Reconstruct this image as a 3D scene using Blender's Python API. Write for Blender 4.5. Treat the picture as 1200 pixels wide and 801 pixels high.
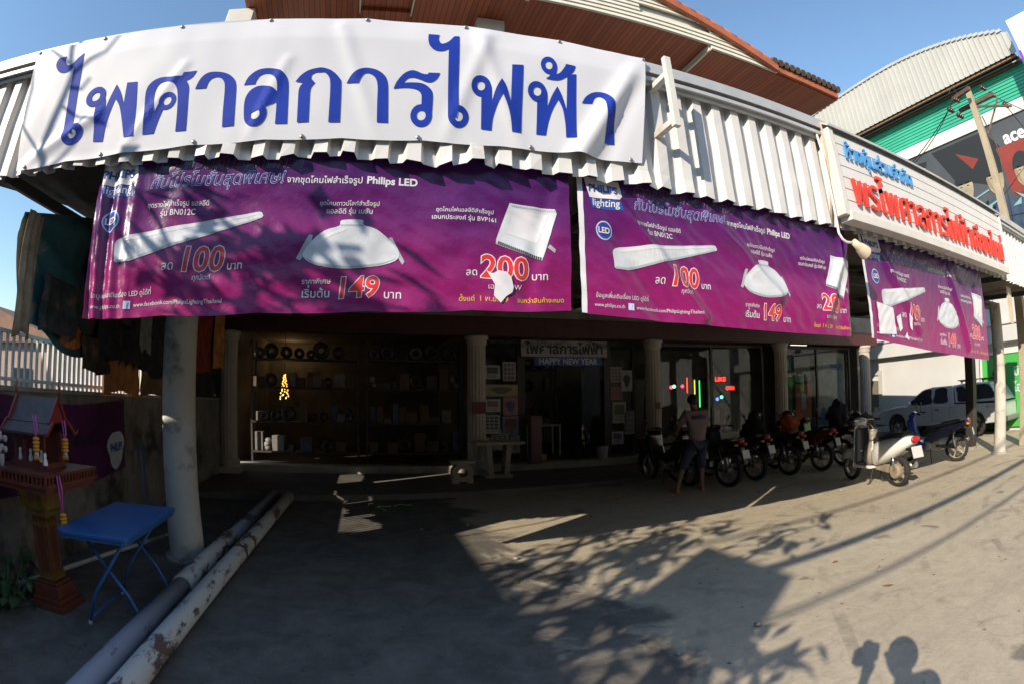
import bpy, bmesh, math, random
from math import sin, cos, pi, radians, sqrt, atan2
from mathutils import Vector, Matrix, noise
random.seed(7)
SC = bpy.context.scene
COL = SC.collection
for _o in list(bpy.data.objects): bpy.data.objects.remove(_o)

# ---------------------------------------------------------------- camera, sky, sun, exposure
cam = bpy.data.cameras.new('camera'); cam_o = bpy.data.objects.new('camera', cam); COL.objects.link(cam_o)
cam.type = 'PANO'; cam.panorama_type = 'FISHEYE_EQUISOLID'
cam.sensor_fit = 'HORIZONTAL'; cam.sensor_width = 23.5; cam.sensor_height = 23.5*683/1024
cam.fisheye_lens = 637.3/1200*23.5; cam.fisheye_fov = radians(180)
cam.clip_start = 0.02; cam.clip_end = 2000
YAW, PITCH, ROLL = radians(-15.61), radians(6.26), radians(0.565)
CAM_H = 1.6
R_ = Matrix.Rotation(YAW, 3, 'Z') @ Matrix.Rotation(PITCH, 3, 'X') @ Matrix.Rotation(ROLL, 3, 'Y')
_r, _f, _u = R_ @ Vector((1,0,0)), R_ @ Vector((0,1,0)), R_ @ Vector((0,0,1))
_m = Matrix((( _r.x, _u.x, -_f.x), (_r.y, _u.y, -_f.y), (_r.z, _u.z, -_f.z))).to_4x4()
_m.translation = Vector((0, 0, CAM_H))
cam_o.matrix_world = _m
SC.camera = cam_o
SUN = Vector((2.67, 1.83, -1.6)).normalized()        # the way the light travels
world = bpy.data.worlds.new('World'); SC.world = world; world.use_nodes = True
nt = world.node_tree
sky = nt.nodes.new('ShaderNodeTexSky'); sky.sky_type = 'NISHITA'; sky.sun_disc = False
sky.sun_elevation = math.asin(-SUN.z); sky.sun_rotation = atan2(-SUN.x, -SUN.y)
sky.air_density = 1.5; sky.dust_density = 0.1; sky.ozone_density = 4.0; sky.altitude = 300
nt.links.new(sky.outputs[0], nt.nodes['Background'].inputs[0])
nt.nodes['Background'].inputs[1].default_value = 0.145
sun = bpy.data.lights.new('sun', 'SUN'); sun.energy = 4.6; sun.angle = radians(0.4); sun.color = (1.0, 0.88, 0.72)
sun_o = bpy.data.objects.new('sun', sun); COL.objects.link(sun_o)
sun_o.rotation_euler = SUN.to_track_quat('-Z', 'Y').to_euler(); sun_o.location = (-20, -14, 30)
vs = SC.view_settings; vs.view_transform = 'Standard'; vs.look = 'None'; vs.exposure = 0.6; vs.gamma = 1; vs.use_curve_mapping = False
SC.cycles.max_bounces = 6; SC.cycles.diffuse_bounces = 3; SC.cycles.transparent_max_bounces = 12
SC.cycles.sample_clamp_indirect = 4

# ---------------------------------------------------------------- helpers
def mat(name, col, rough=0.6, metal=0.0, nz=None, dirt=None, bump=None, spec=0.5, coat=0.0):
    """Principled with optional noise variation nz=(scale, amount), stains dirt=(scale, colour, threshold), bump=(scale, strength)."""
    if name in bpy.data.materials: return bpy.data.materials[name]
    m = bpy.data.materials.new(name); m.use_nodes = True
    t = m.node_tree; b = t.nodes['Principled BSDF']
    b.inputs['Base Color'].default_value = (*col, 1); b.inputs['Roughness'].default_value = rough
    b.inputs['Metallic'].default_value = metal; b.inputs['Specular IOR Level'].default_value = spec
    if coat: b.inputs['Coat Weight'].default_value = coat; b.inputs['Coat Roughness'].default_value = 0.08
    if nz or dirt or bump:
        tc = t.nodes.new('ShaderNodeTexCoord'); cur = None
        def noise_(scale, detail=5):
            n = t.nodes.new('ShaderNodeTexNoise'); n.inputs['Scale'].default_value = scale; n.inputs['Detail'].default_value = detail
            n.inputs['Roughness'].default_value = 0.62
            t.links.new(tc.outputs['Object'], n.inputs['Vector']); return n
        if nz:
            n = noise_(nz[0]); r = t.nodes.new('ShaderNodeValToRGB'); a = nz[1]
            r.color_ramp.elements[0].position = 0.3; r.color_ramp.elements[1].position = 0.7
            r.color_ramp.elements[0].color = (*[max(0, c*(1-a)) for c in col], 1)
            r.color_ramp.elements[1].color = (*[min(1, c*(1+a)) for c in col], 1)
            t.links.new(n.outputs['Fac'], r.inputs['Fac']); cur = r.outputs['Color']
        if dirt:
            n = noise_(dirt[0], 8); r = t.nodes.new('ShaderNodeValToRGB')
            r.color_ramp.elements[0].position = dirt[2]; r.color_ramp.elements[1].position = min(1, dirt[2]+0.14)
            mx = t.nodes.new('ShaderNodeMix'); mx.data_type = 'RGBA'
            t.links.new(n.outputs['Fac'], r.inputs['Fac']); t.links.new(r.outputs['Color'], mx.inputs[0])
            if cur: t.links.new(cur, mx.inputs[6])
            else: mx.inputs[6].default_value = (*col, 1)
            mx.inputs[7].default_value = (*dirt[1], 1); cur = mx.outputs[2]
        if cur: t.links.new(cur, b.inputs['Base Color'])
        if bump:
            n = noise_(bump[0], 6); bp = t.nodes.new('ShaderNodeBump'); bp.inputs['Strength'].default_value = bump[1]
            bp.inputs['Distance'].default_value = 0.02
            t.links.new(n.outputs['Fac'], bp.inputs['Height']); t.links.new(bp.outputs['Normal'], b.inputs['Normal'])
    return m

def emit(name, col, strength):
    m = bpy.data.materials.new(name); m.use_nodes = True
    b = m.node_tree.nodes['Principled BSDF']; b.inputs['Base Color'].default_value = (*[c*0.5 for c in col], 1)
    b.inputs['Emission Color'].default_value = (*col, 1); b.inputs['Emission Strength'].default_value = strength
    return m

def glass_mat(name, tint=(0.85, 0.9, 0.88), k=1.0):
    m = bpy.data.materials.new(name); m.use_nodes = True; t = m.node_tree
    for n in list(t.nodes):
        if n.type == 'BSDF_PRINCIPLED': t.nodes.remove(n)
    out = next(n for n in t.nodes if n.type == 'OUTPUT_MATERIAL')
    tr = t.nodes.new('ShaderNodeBsdfTransparent'); tr.inputs[0].default_value = (*tint, 1)
    gl = t.nodes.new('ShaderNodeBsdfGlossy'); gl.inputs['Roughness'].default_value = 0.01
    fr = t.nodes.new('ShaderNodeFresnel'); fr.inputs[0].default_value = 1.5
    mu = t.nodes.new('ShaderNodeMath'); mu.operation = 'MULTIPLY'; mu.inputs[1].default_value = k
    mx = t.nodes.new('ShaderNodeMixShader')
    t.links.new(fr.outputs[0], mu.inputs[0]); t.links.new(mu.outputs[0], mx.inputs[0]); t.links.new(tr.outputs[0], mx.inputs[1]); t.links.new(gl.outputs[0], mx.inputs[2])
    t.links.new(mx.outputs[0], out.inputs[0]); return m

def tag(o, label=None, cat=None, group=None, kind=None):
    if label: o['label'] = label
    if cat: o['category'] = cat
    if group: o['group'] = group
    if kind: o['kind'] = kind
    return o

def thing(name, loc, label, cat, group=None, rz=0.0):
    e = bpy.data.objects.new(name, None); COL.objects.link(e); e.empty_display_size = 0.2
    e.location = loc; e.rotation_euler = (0, 0, rz)
    return tag(e, label, cat, group)

class MB:
    """Collects geometry for ONE mesh object. off is subtracted from every vertex, so shapes may be given in world coordinates."""
    def __init__(s): s.v = []; s.f = []; s.m = []; s.s = []; s.T = None
    def add(s, vs_, fs, m=0, sm=False):
        k = len(s.v)
        if s.T is not None: vs_ = [s.T @ Vector(v) for v in vs_]
        s.v += [tuple(v) for v in vs_]; s.f += [tuple(i+k for i in f) for f in fs]; s.m += [m]*len(fs); s.s += [sm]*len(fs); return s
    def box(s, a, b, m=0, R=None):
        x0,y0,z0 = a; x1,y1,z1 = b
        vs_ = [Vector(p) for p in ((x0,y0,z0),(x1,y0,z0),(x1,y1,z0),(x0,y1,z0),(x0,y0,z1),(x1,y0,z1),(x1,y1,z1),(x0,y1,z1))]
        if R is not None:
            c = (Vector(a)+Vector(b))/2; vs_ = [c + R @ (v-c) for v in vs_]
        return s.add(vs_, [(0,3,2,1),(4,5,6,7),(0,1,5,4),(1,2,6,5),(2,3,7,6),(3,0,4,7)], m)
    def bar(s, p0, p1, w, h, m=0, up=(0,0,1)):
        p0, p1 = Vector(p0), Vector(p1); d = (p1-p0).normalized(); u = Vector(up)
        if abs(d.dot(u)) > 0.98: u = Vector((0,1,0))
        r = d.cross(u).normalized(); u = r.cross(d)
        vs_ = [p + r*(a*w/2) + u*(b*h/2) for p in (p0,p1) for a,b in ((-1,-1),(1,-1),(1,1),(-1,1))]
        return s.add(vs_, [(0,1,2,3),(7,6,5,4),(0,4,5,1),(1,5,6,2),(2,6,7,3),(3,7,4,0)], m)
    def tube(s, pts, r, n=8, m=0, cap=True, sm=True):
        pts = [Vector(p) for p in pts]; rs = r if isinstance(r, (list, tuple)) else [r]*len(pts)
        vs_ = []; fs = []; prev = None
        for i, p in enumerate(pts):
            d = (pts[min(i+1, len(pts)-1)] - pts[max(i-1, 0)]).normalized()
            if prev is None:
                u = Vector((0,0,1)) if abs(d.z) < 0.9 else Vector((0,1,0)); prev = d.cross(u).normalized()
            a = (prev - d*prev.dot(d)).normalized(); prev = a; b = d.cross(a)
            vs_ += [p + (a*cos(2*pi*k/n) + b*sin(2*pi*k/n))*rs[i] for k in range(n)]
        for i in range(len(pts)-1):
            fs += [(i*n+k, i*n+(k+1) % n, (i+1)*n+(k+1) % n, (i+1)*n+k) for k in range(n)]
        s.add(vs_, fs, m, sm)
        if cap:
            k = len(pts)-1
            s.add(vs_[:n], [tuple(range(n-1, -1, -1))], m); s.add(vs_[k*n:], [tuple(range(n))], m)
        return s
    def lathe(s, c, prof, n=20, m=0, axis='z', sm=True):
        c = Vector(c); vs_ = []
        for r, h in prof:
            for k in range(n):
                a, b = r*cos(2*pi*k/n), r*sin(2*pi*k/n)
                vs_.append(c + Vector({'z': (a,b,h), 'x': (h,a,b), 'y': (b,h,a)}[axis]))
        fs = [(i*n+k, i*n+(k+1) % n, (i+1)*n+(k+1) % n, (i+1)*n+k) for i in range(len(prof)-1) for k in range(n)]
        return s.add(vs_, fs, m, sm)
    def ball(s, c, r, n=12, m=0, j=0.0):
        r = (r,r,r) if not isinstance(r, tuple) else r
        h = n//2; vs_ = []; fs = []
        for i in range(h+1):
            for k in range(n):
                t, p = pi*i/h, 2*pi*k/n
                q = Vector((sin(t)*cos(p)*r[0], sin(t)*sin(p)*r[1], cos(t)*r[2]))
                if j: q *= 1 + j*noise.noise(q*3/max(r) + Vector(c))
                vs_.append(Vector(c)+q)
        fs = [(i*n+k, (i+1)*n+k, (i+1)*n+(k+1) % n, i*n+(k+1) % n) for i in range(h) for k in range(n)]
        return s.add(vs_, fs, m, True)
    def prism(s, poly, ax, lo, hi, m=0):
        """poly of 2-D points; ax 'y': points are (x,z) swept along y; 'x': (y,z) along x; 'z': (x,y) along z."""
        f = {'y': lambda a,b,h: (a,h,b), 'x': lambda a,b,h: (h,a,b), 'z': lambda a,b,h: (a,b,h)}[ax]; n = len(poly)
        vs_ = [f(a,b,lo) for a,b in poly] + [f(a,b,hi) for a,b in poly]
        return s.add(vs_, [tuple(range(n)), tuple(range(2*n-1, n-1, -1))] + [(i, i+n, (i+1) % n+n, (i+1) % n) for i in range(n)], m)
    def grid(s, fn, nu, nv, m=0, sm=True, mf=None):
        vs_ = [fn(i/nu, j/nv) for j in range(nv+1) for i in range(nu+1)]; w = nu+1
        for j in range(nv):
            for i in range(nu):
                pass
        fs = [(j*w+i, j*w+i+1, (j+1)*w+i+1, (j+1)*w+i) for j in range(nv) for i in range(nu)]
        k = len(s.f); s.add(vs_, fs, m, sm)
        if mf:
            q = 0
            for j in range(nv):
                for i in range(nu): s.m[k+q] = mf((i+.5)/nu, (j+.5)/nv); q += 1
        return s
    def torus(s, c, R, r, ax='x', n=20, k=8, m=0):
        c = Vector(c); f = {'x': lambda a,b,h: (h,a,b), 'y': lambda a,b,h: (a,h,b), 'z': lambda a,b,h: (a,b,h)}[ax]
        vs_ = [c + Vector(f((R+r*cos(q))*cos(p), (R+r*cos(q))*sin(p), r*sin(q))) for p in [2*pi*i/n for i in range(n)] for q in [2*pi*j/k for j in range(k)]]
        return s.add(vs_, [(i*k+j, ((i+1) % n)*k+j, ((i+1) % n)*k+(j+1) % k, i*k+(j+1) % k) for i in range(n) for j in range(k)], m, True)
    def build(s, name, mats, parent=None, off=None, label=None, cat=None, group=None, kind=None, bevel=0, solid=0, fix=True):
        if not isinstance(mats, (list, tuple)): mats = [mats]
        me = bpy.data.meshes.new(name)
        if off is None: off = Vector((0,0,0))
        off = Vector(off)
        me.from_pydata([Vector(v)-off for v in s.v], [], s.f)
        for x in mats: me.materials.append(x)
        me.polygons.foreach_set('material_index', s.m); me.polygons.foreach_set('use_smooth', s.s)
        if fix:
            bm = bmesh.new(); bm.from_mesh(me); bmesh.ops.remove_doubles(bm, verts=bm.verts, dist=1e-5)
            bmesh.ops.recalc_face_normals(bm, faces=bm.faces); bm.to_mesh(me); bm.free()
        me.update()
        o = bpy.data.objects.new(name, me); COL.objects.link(o)
        if parent is not None: o.parent = parent
        elif off.length: o.location = off
        if bevel:
            bv = o.modifiers.new('bevel', 'BEVEL'); bv.width = bevel; bv.segments = 2; bv.limit_method = 'ANGLE'; bv.angle_limit = radians(40)
        if solid:
            sd = o.modifiers.new('thick', 'SOLIDIFY'); sd.thickness = solid; sd.offset = 0
        return tag(o, label, cat, group, kind)

def copy_tree(o, parent=None):
    c = o.copy(); COL.objects.link(c)
    if parent is not None: c.parent = parent
    for ch in [x for x in bpy.data.objects if x.parent == o and x.name != c.name]: copy_tree(ch, c)
    return c

def smooth_poly(pts, k=4):
    """Closed outline of (a, b, corner): Catmull-Rom between the points, sharp at corners."""
    n = len(pts); out = []
    for i in range(n):
        p1, p2 = pts[i], pts[(i+1) % n]
        p0 = pts[i-1] if not p1[2] else p1; p3 = pts[(i+2) % n] if not p2[2] else p2
        for j in range(k if not (p1[2] and p2[2]) else 1):
            t = j/k; q = []
            for a in (0, 1):
                q.append(0.5*((2*p1[a]) + (-p0[a]+p2[a])*t + (2*p0[a]-5*p1[a]+4*p2[a]-p3[a])*t*t + (-p0[a]+3*p1[a]-3*p2[a]+p3[a])*t**3))
            out.append(tuple(q))
    return out

# ---- writing: glyph outlines taken from Blender's own font, laid out here so that Thai marks stack
_tmp = []
_G = {}
def _fontmesh(body, bold):
    c = bpy.data.curves.new('t', 'FONT'); c.body = body; c.size = 1; c.dimensions = '2D'; c.fill_mode = 'FRONT'; c.resolution_u = 3; c.offset = bold
    o = bpy.data.objects.new('t', c); COL.objects.link(o)
    bpy.context.view_layer.update()
    dg = bpy.context.evaluated_depsgraph_get(); me = bpy.data.meshes.new_from_object(o.evaluated_get(dg))
    vs_ = [(v.co.x, v.co.y) for v in me.vertices]; fs = [tuple(p.vertices) for p in me.polygons]
    bpy.data.objects.remove(o); bpy.data.curves.remove(c); bpy.data.meshes.remove(me)
    return vs_, fs
_bar = None
def glyph(ch, bold):
    global _bar
    if (ch, bold) in _G: return _G[ch, bold]
    if _bar is None: _bar = max(x for x, y in _fontmesh('|', 0)[0])
    adv = max(x for x, y in _fontmesh(ch + '|', 0)[0]) - _bar
    _G[ch, bold] = (*(_fontmesh(ch, bold) if ch != ' ' else ([], [])), adv)
    return _G[ch, bold]
UPPER = 'ัิีึื็'; TONE = '่้๊๋์'; TALL = 'ปฝฟ'
def text2d(s, bold=0.0, shear=0.0):
    """(verts, faces, width) at size 1."""
    V, F, x, prev, base = [], [], 0.0, '', ''
    for ch in s:
        v, f, a = glyph(ch, bold)
        dx = dy = 0
        if ch in TONE and prev and prev in UPPER: dy = 0.22
        if ch in TONE + UPPER and base in TALL: dx = -0.10
        k = len(V)
        V += [(p[0]+x+dx + shear*(p[1]+dy), p[1]+dy) for p in v]; F += [tuple(i+k for i in q) for q in f]
        x += a; prev = ch
        if ch not in TONE + UPPER + 'ุู': base = ch
    return V, F, x

def subdiv(V, F, L):
    """Cut a flat 2-D mesh until no edge is longer than L, so that it can follow a curved sheet."""
    bm = bmesh.new(); vs_ = [bm.verts.new((a, b, 0)) for a, b in V]
    for f in F:
        try: bm.faces.new([vs_[i] for i in f])
        except ValueError: pass
    bmesh.ops.triangulate(bm, faces=bm.faces)
    for _ in range(5):
        e = [e for e in bm.edges if e.calc_length() > L]
        if not e: break
        bmesh.ops.subdivide_edges(bm, edges=e, cuts=1)
        bmesh.ops.triangulate(bm, faces=[f for f in bm.faces if len(f.verts) > 3])
    bm.verts.index_update()
    out = [(v.co.x, v.co.y) for v in bm.verts], [tuple(v.index for v in f.verts) for f in bm.faces]
    bm.free(); return out
def put(mb, V, F, fn, m=0, L=None):
    if L: V, F = subdiv(V, F, L)
    mb.add([fn(a, b) for a, b in V], F, m)
def letters(mb, s, o, ux, uz, size, m=0, bold=0.0, depth=0.0, shear=0.0, width=None):
    """Writing on a flat board: origin o, reading direction ux, up uz; depth gives it thickness towards the viewer."""
    V, F, w = text2d(s, bold, shear); o, ux, uz = Vector(o), Vector(ux).normalized(), Vector(uz).normalized()
    sx = width/w if width else size
    n = ux.cross(uz).normalized()
    P = lambda a, b, h: o + ux*(a*sx) + uz*(b*size) + n*h
    mb.add([P(a, b, depth) for a, b in V], F, m)
    if depth:
        cnt = {}
        for f in F:
            for i in range(len(f)):
                e = (f[i], f[(i+1) % len(f)]); cnt[tuple(sorted(e))] = cnt.get(tuple(sorted(e)), []) + [e]
        for k, es in cnt.items():
            if len(es) == 1:
                a, b = es[0]; mb.add([P(*V[a], depth), P(*V[b], depth), P(*V[b], 0), P(*V[a], 0)], [(0,3,2,1)], m)
    return w*sx
GLYPHS=[('p',[(-2.717,4.138,1),(-2.713,4.093,0),(-2.674,4.048,0),(-2.623,4.055,0),(-2.574,4.104,0),(-2.526,4.141,1),(-2.497,3.997,0),(-2.471,3.825,0),(-2.446,3.675,0),(-2.415,3.489,1),(-2.402,3.419,1),(-2.504,3.445,1),(-2.523,3.586,0),(-2.555,3.778,0),(-2.593,4.025,1),(-2.627,3.995,0),(-2.684,3.981,0),(-2.751,4.0,0),(-2.804,4.057,0),(-2.813,4.106,0),(-2.797,4.136,1)]),('r',-2.403,3.42,0.104,0.084,0.4),('r',-2.257,3.711,0.094,0.084,0.43),('p',[(-2.197,3.751,1),(-2.152,3.68,0),(-2.131,3.594,1),(-2.116,3.676,0),(-2.08,3.794,1),(-2.021,3.722,0),(-1.964,3.62,1),(-1.982,3.796,1),(-1.886,3.791,1),(-1.842,3.59,0),(-1.806,3.348,1),(-1.892,3.348,1),(-1.947,3.492,0),(-2.001,3.607,0),(-2.055,3.669,1),(-2.077,3.56,0),(-2.087,3.453,0),(-2.083,3.333,1),(-2.177,3.34,1),(-2.211,3.52,0),(-2.239,3.635,1)]),('p',[(-1.73,3.354,1),(-1.752,3.514,0),(-1.784,3.696,0),(-1.754,3.771,0),(-1.68,3.805,0),(-1.574,3.801,0),(-1.504,3.803,1),(-1.494,3.83,1),(-1.387,3.835,1),(-1.414,3.783,0),(-1.457,3.758,1),(-1.424,3.706,0),(-1.407,3.608,0),(-1.387,3.473,0),(-1.373,3.362,1),(-1.457,3.361,1),(-1.474,3.505,0),(-1.5,3.642,0),(-1.529,3.714,0),(-1.574,3.754,0),(-1.633,3.766,0),(-1.684,3.75,0),(-1.703,3.695,0),(-1.694,3.618,0),(-1.672,3.52,1),(-1.64,3.606,1),(-1.597,3.552,1),(-1.619,3.463,0),(-1.636,3.357,1)]),('r',-1.578,3.607,0.07,0.07,0.48),('p',[(-1.368,3.683,1),(-1.342,3.766,0),(-1.29,3.811,0),(-1.209,3.814,0),(-1.132,3.793,0),(-1.077,3.75,0),(-1.051,3.693,0),(-1.034,3.583,0),(-1.01,3.383,1),(-1.095,3.376,1),(-1.112,3.501,0),(-1.131,3.664,0),(-1.15,3.731,0),(-1.192,3.768,0),(-1.239,3.768,0),(-1.272,3.739,0),(-1.282,3.685,1)]),('p',[(-0.99,3.693,1),(-0.966,3.762,0),(-0.907,3.812,0),(-0.831,3.825,0),(-0.751,3.81,0),(-0.695,3.767,0),(-0.664,3.705,0),(-0.645,3.574,0),(-0.625,3.39,1),(-0.71,3.389,1),(-0.718,3.49,0),(-0.735,3.64,0),(-0.751,3.717,0),(-0.786,3.763,0),(-0.832,3.78,0),(-0.878,3.765,0),(-0.901,3.726,0),(-0.905,3.696,1)]),('p',[(-0.733,3.636,1),(-0.777,3.668,0),(-0.833,3.683,0),(-0.89,3.678,0),(-0.936,3.645,0),(-0.959,3.591,0),(-0.958,3.527,0),(-0.946,3.453,1),(-0.893,3.473,1),(-0.876,3.544,1),(-0.88,3.589,0),(-0.866,3.629,0),(-0.824,3.635,0),(-0.771,3.608,0),(-0.731,3.552,1)]),('r',-0.864,3.46,0.081,0.089,0.41),('p',[(-0.557,3.399,1),(-0.571,3.543,0),(-0.58,3.656,0),(-0.558,3.705,1),(-0.615,3.714,1),(-0.582,3.767,0),(-0.532,3.807,0),(-0.469,3.827,0),(-0.428,3.828,0),(-0.364,3.804,0),(-0.307,3.747,0),(-0.287,3.687,0),(-0.263,3.408,1),(-0.341,3.405,1),(-0.353,3.591,0),(-0.366,3.709,0),(-0.383,3.757,0),(-0.418,3.791,0),(-0.445,3.79,0),(-0.482,3.787,0),(-0.507,3.767,0),(-0.507,3.739,1),(-0.474,3.704,1),(-0.499,3.656,0),(-0.491,3.543,0),(-0.479,3.405,1)]),('p',[(-0.252,3.706,1),(-0.225,3.774,0),(-0.181,3.82,0),(-0.128,3.839,0),(-0.057,3.827,0),(0.002,3.787,0),(0.032,3.728,0),(0.045,3.633,0),(0.064,3.416,1),(-0.011,3.414,1),(-0.023,3.558,0),(-0.034,3.699,0),(-0.06,3.764,0),(-0.103,3.793,0),(-0.137,3.785,0),(-0.158,3.747,0),(-0.168,3.706,1)]),('p',[(0.078,3.679,1),(0.095,3.738,0),(0.134,3.803,0),(0.181,3.838,0),(0.221,3.839,0),(0.273,3.819,0),(0.308,3.819,1),(0.31,3.832,1),(0.392,3.837,1),(0.374,3.789,0),(0.341,3.757,0),(0.302,3.753,0),(0.256,3.77,0),(0.206,3.781,0),(0.167,3.768,0),(0.142,3.733,1),(0.199,3.741,0),(0.268,3.741,0),(0.319,3.715,0),(0.349,3.67,0),(0.355,3.587,0),(0.355,3.506,1),(0.282,3.546,1),(0.279,3.592,0),(0.273,3.651,0),(0.242,3.684,0),(0.192,3.694,0),(0.133,3.69,0)]),('r',0.284,3.488,0.073,0.086,0.43),('p',[(0.285,4.167,1),(0.365,4.17,1),(0.36,4.128,0),(0.383,4.089,0),(0.429,4.109,0),(0.473,4.171,1),(0.51,4.176,1),(0.521,3.901,0),(0.534,3.571,1),(0.525,3.489,1),(0.467,3.494,1),(0.453,3.766,0),(0.439,4.052,1),(0.402,4.028,0),(0.351,4.025,0),(0.308,4.053,0),(0.287,4.105,0)]),('r',0.54,3.502,0.072,0.085,0.43),('r',0.688,3.767,0.07,0.086,0.42),('p',[(0.749,3.804,1),(0.765,3.755,0),(0.769,3.643,1),(0.796,3.76,0),(0.836,3.846,1),(0.871,3.784,0),(0.907,3.656,1),(0.909,3.979,1),(0.993,3.988,1),(0.99,3.7,0),(0.986,3.429,1),(0.921,3.43,1),(0.906,3.539,0),(0.881,3.634,0),(0.844,3.726,1),(0.808,3.623,0),(0.782,3.523,0),(0.775,3.425,1),(0.702,3.426,1),(0.698,3.572,0),(0.694,3.688,1)]),('r',1.101,3.783,0.071,0.084,0.44),('p',[(1.165,3.823,1),(1.18,3.771,0),(1.179,3.665,1),(1.213,3.764,0),(1.256,3.853,1),(1.292,3.778,0),(1.326,3.666,1),(1.335,3.948,1),(1.337,3.973,1),(1.408,3.988,1),(1.402,3.708,0),(1.401,3.451,1),(1.321,3.443,1),(1.317,3.542,0),(1.298,3.663,0),(1.263,3.74,1),(1.22,3.65,0),(1.189,3.545,0),(1.171,3.438,1),(1.099,3.435,1),(1.102,3.568,0),(1.103,3.703,1)]),('r',1.189,4.022,0.063,0.077,0.45),('p',[(1.248,4.055,1),(1.254,4.007,0),(1.244,3.954,1),(1.279,3.977,0),(1.31,4.026,0),(1.328,4.065,1),(1.403,4.06,1),(1.385,4.007,0),(1.336,3.955,0),(1.276,3.911,0),(1.219,3.9,0),(1.165,3.903,1),(1.197,3.934,0),(1.212,3.971,1)]),('p',[(1.448,3.745,1),(1.484,3.809,0),(1.54,3.854,0),(1.601,3.87,0),(1.655,3.858,0),(1.699,3.807,0),(1.716,3.731,0),(1.714,3.614,0),(1.713,3.455,1),(1.635,3.449,1),(1.638,3.586,0),(1.638,3.728,0),(1.631,3.793,0),(1.598,3.826,0),(1.555,3.81,0),(1.531,3.756,1)])]

# ---------------------------------------------------------------- colours
WHITE = mat('white_paint', (0.60, 0.585, 0.54), 0.55, nz=(2.5, 0.08), dirt=(1.6, (0.42, 0.38, 0.31), 0.62), bump=(30, 0.1))
FASCIA = mat('white_corrugated_sheet', (0.60, 0.59, 0.57), 0.42, nz=(1.8, 0.07), dirt=(2.2, (0.42, 0.36, 0.28), 0.64))
CREAM = mat('cream_siding', (0.60, 0.57, 0.48), 0.6, nz=(3, 0.06), dirt=(2, (0.5, 0.45, 0.35), 0.68))
GREYTRIM = mat('grey_trim_metal', (0.46, 0.47, 0.47), 0.42, 0.25, nz=(3, 0.12), dirt=(5, (0.28, 0.24, 0.2), 0.66))
DARKSTEEL = mat('dark_steel', (0.05, 0.043, 0.04), 0.55, nz=(6, 0.3))
RUST = mat('rusty_steel', (0.16, 0.07, 0.035), 0.8, nz=(14, 0.4))
PLASTER = mat('plaster', (0.52, 0.49, 0.43), 0.85, nz=(2, 0.12), dirt=(1.4, (0.25, 0.22, 0.19), 0.6))
CONC = mat('old_concrete', (0.30, 0.275, 0.24), 0.9, nz=(2.4, 0.25), dirt=(1.7, (0.10, 0.09, 0.08), 0.56), bump=(18, 0.4))
BLACK = mat('black_plastic', (0.012, 0.012, 0.013), 0.4, nz=(9, 0.3))
RUBBER = mat('rubber', (0.018, 0.017, 0.016), 0.85, nz=(12, 0.4))
CHROME = mat('chrome', (0.55, 0.55, 0.55), 0.18, 1.0)
ALU = mat('worn_aluminium', (0.36, 0.34, 0.31), 0.45, 0.8, nz=(12, 0.25))
MAROON = mat('maroon_paint', (0.065, 0.013, 0.012), 0.5, nz=(3, 0.2))
WINFRAME = mat('dark_window_frame', (0.03, 0.022, 0.018), 0.45)
GLASS = glass_mat('window_glass', (0.74, 0.80, 0.77), 1.0)

def wood_soffit(name, c1, c2, pitch, axis=0):
    m = mat(name, c1, 0.45, nz=(1.5, 0.1)); t = m.node_tree; b = t.nodes['Principled BSDF']
    tc = t.nodes.new('ShaderNodeTexCoord'); sp = t.nodes.new('ShaderNodeSeparateXYZ'); t.links.new(tc.outputs['Object'], sp.inputs[0])
    dv = t.nodes.new('ShaderNodeMath'); dv.operation = 'DIVIDE'; dv.inputs[1].default_value = pitch; t.links.new(sp.outputs[axis], dv.inputs[0])
    fl = t.nodes.new('ShaderNodeMath'); fl.operation = 'FLOOR'; t.links.new(dv.outputs[0], fl.inputs[0])
    wn = t.nodes.new('ShaderNodeTexWhiteNoise'); wn.noise_dimensions = '1D'; t.links.new(fl.outputs[0], wn.inputs['W'])
    fr = t.nodes.new('ShaderNodeMath'); fr.operation = 'FRACT'; t.links.new(dv.outputs[0], fr.inputs[0])
    gt = t.nodes.new('ShaderNodeMath'); gt.operation = 'LESS_THAN'; gt.inputs[1].default_value = 0.1; t.links.new(fr.outputs[0], gt.inputs[0])
    mx = t.nodes.new('ShaderNodeMix'); mx.data_type = 'RGBA'; mx.inputs[6].default_value = (*c1, 1); mx.inputs[7].default_value = (*c2, 1); t.links.new(wn.outputs['Value'], mx.inputs[0])
    m2 = t.nodes.new('ShaderNodeMix'); m2.data_type = 'RGBA'; t.links.new(gt.outputs[0], m2.inputs[0]); t.links.new(mx.outputs[2], m2.inputs[6]); m2.inputs[7].default_value = (c2[0]*.2, c2[1]*.2, c2[2]*.2, 1)
    t.links.new(m2.outputs[2], b.inputs['Base Color']); return m
SOFFIT = wood_soffit('stained_wood_soffit', (0.33, 0.085, 0.03), (0.23, 0.055, 0.022), 0.09)

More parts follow.
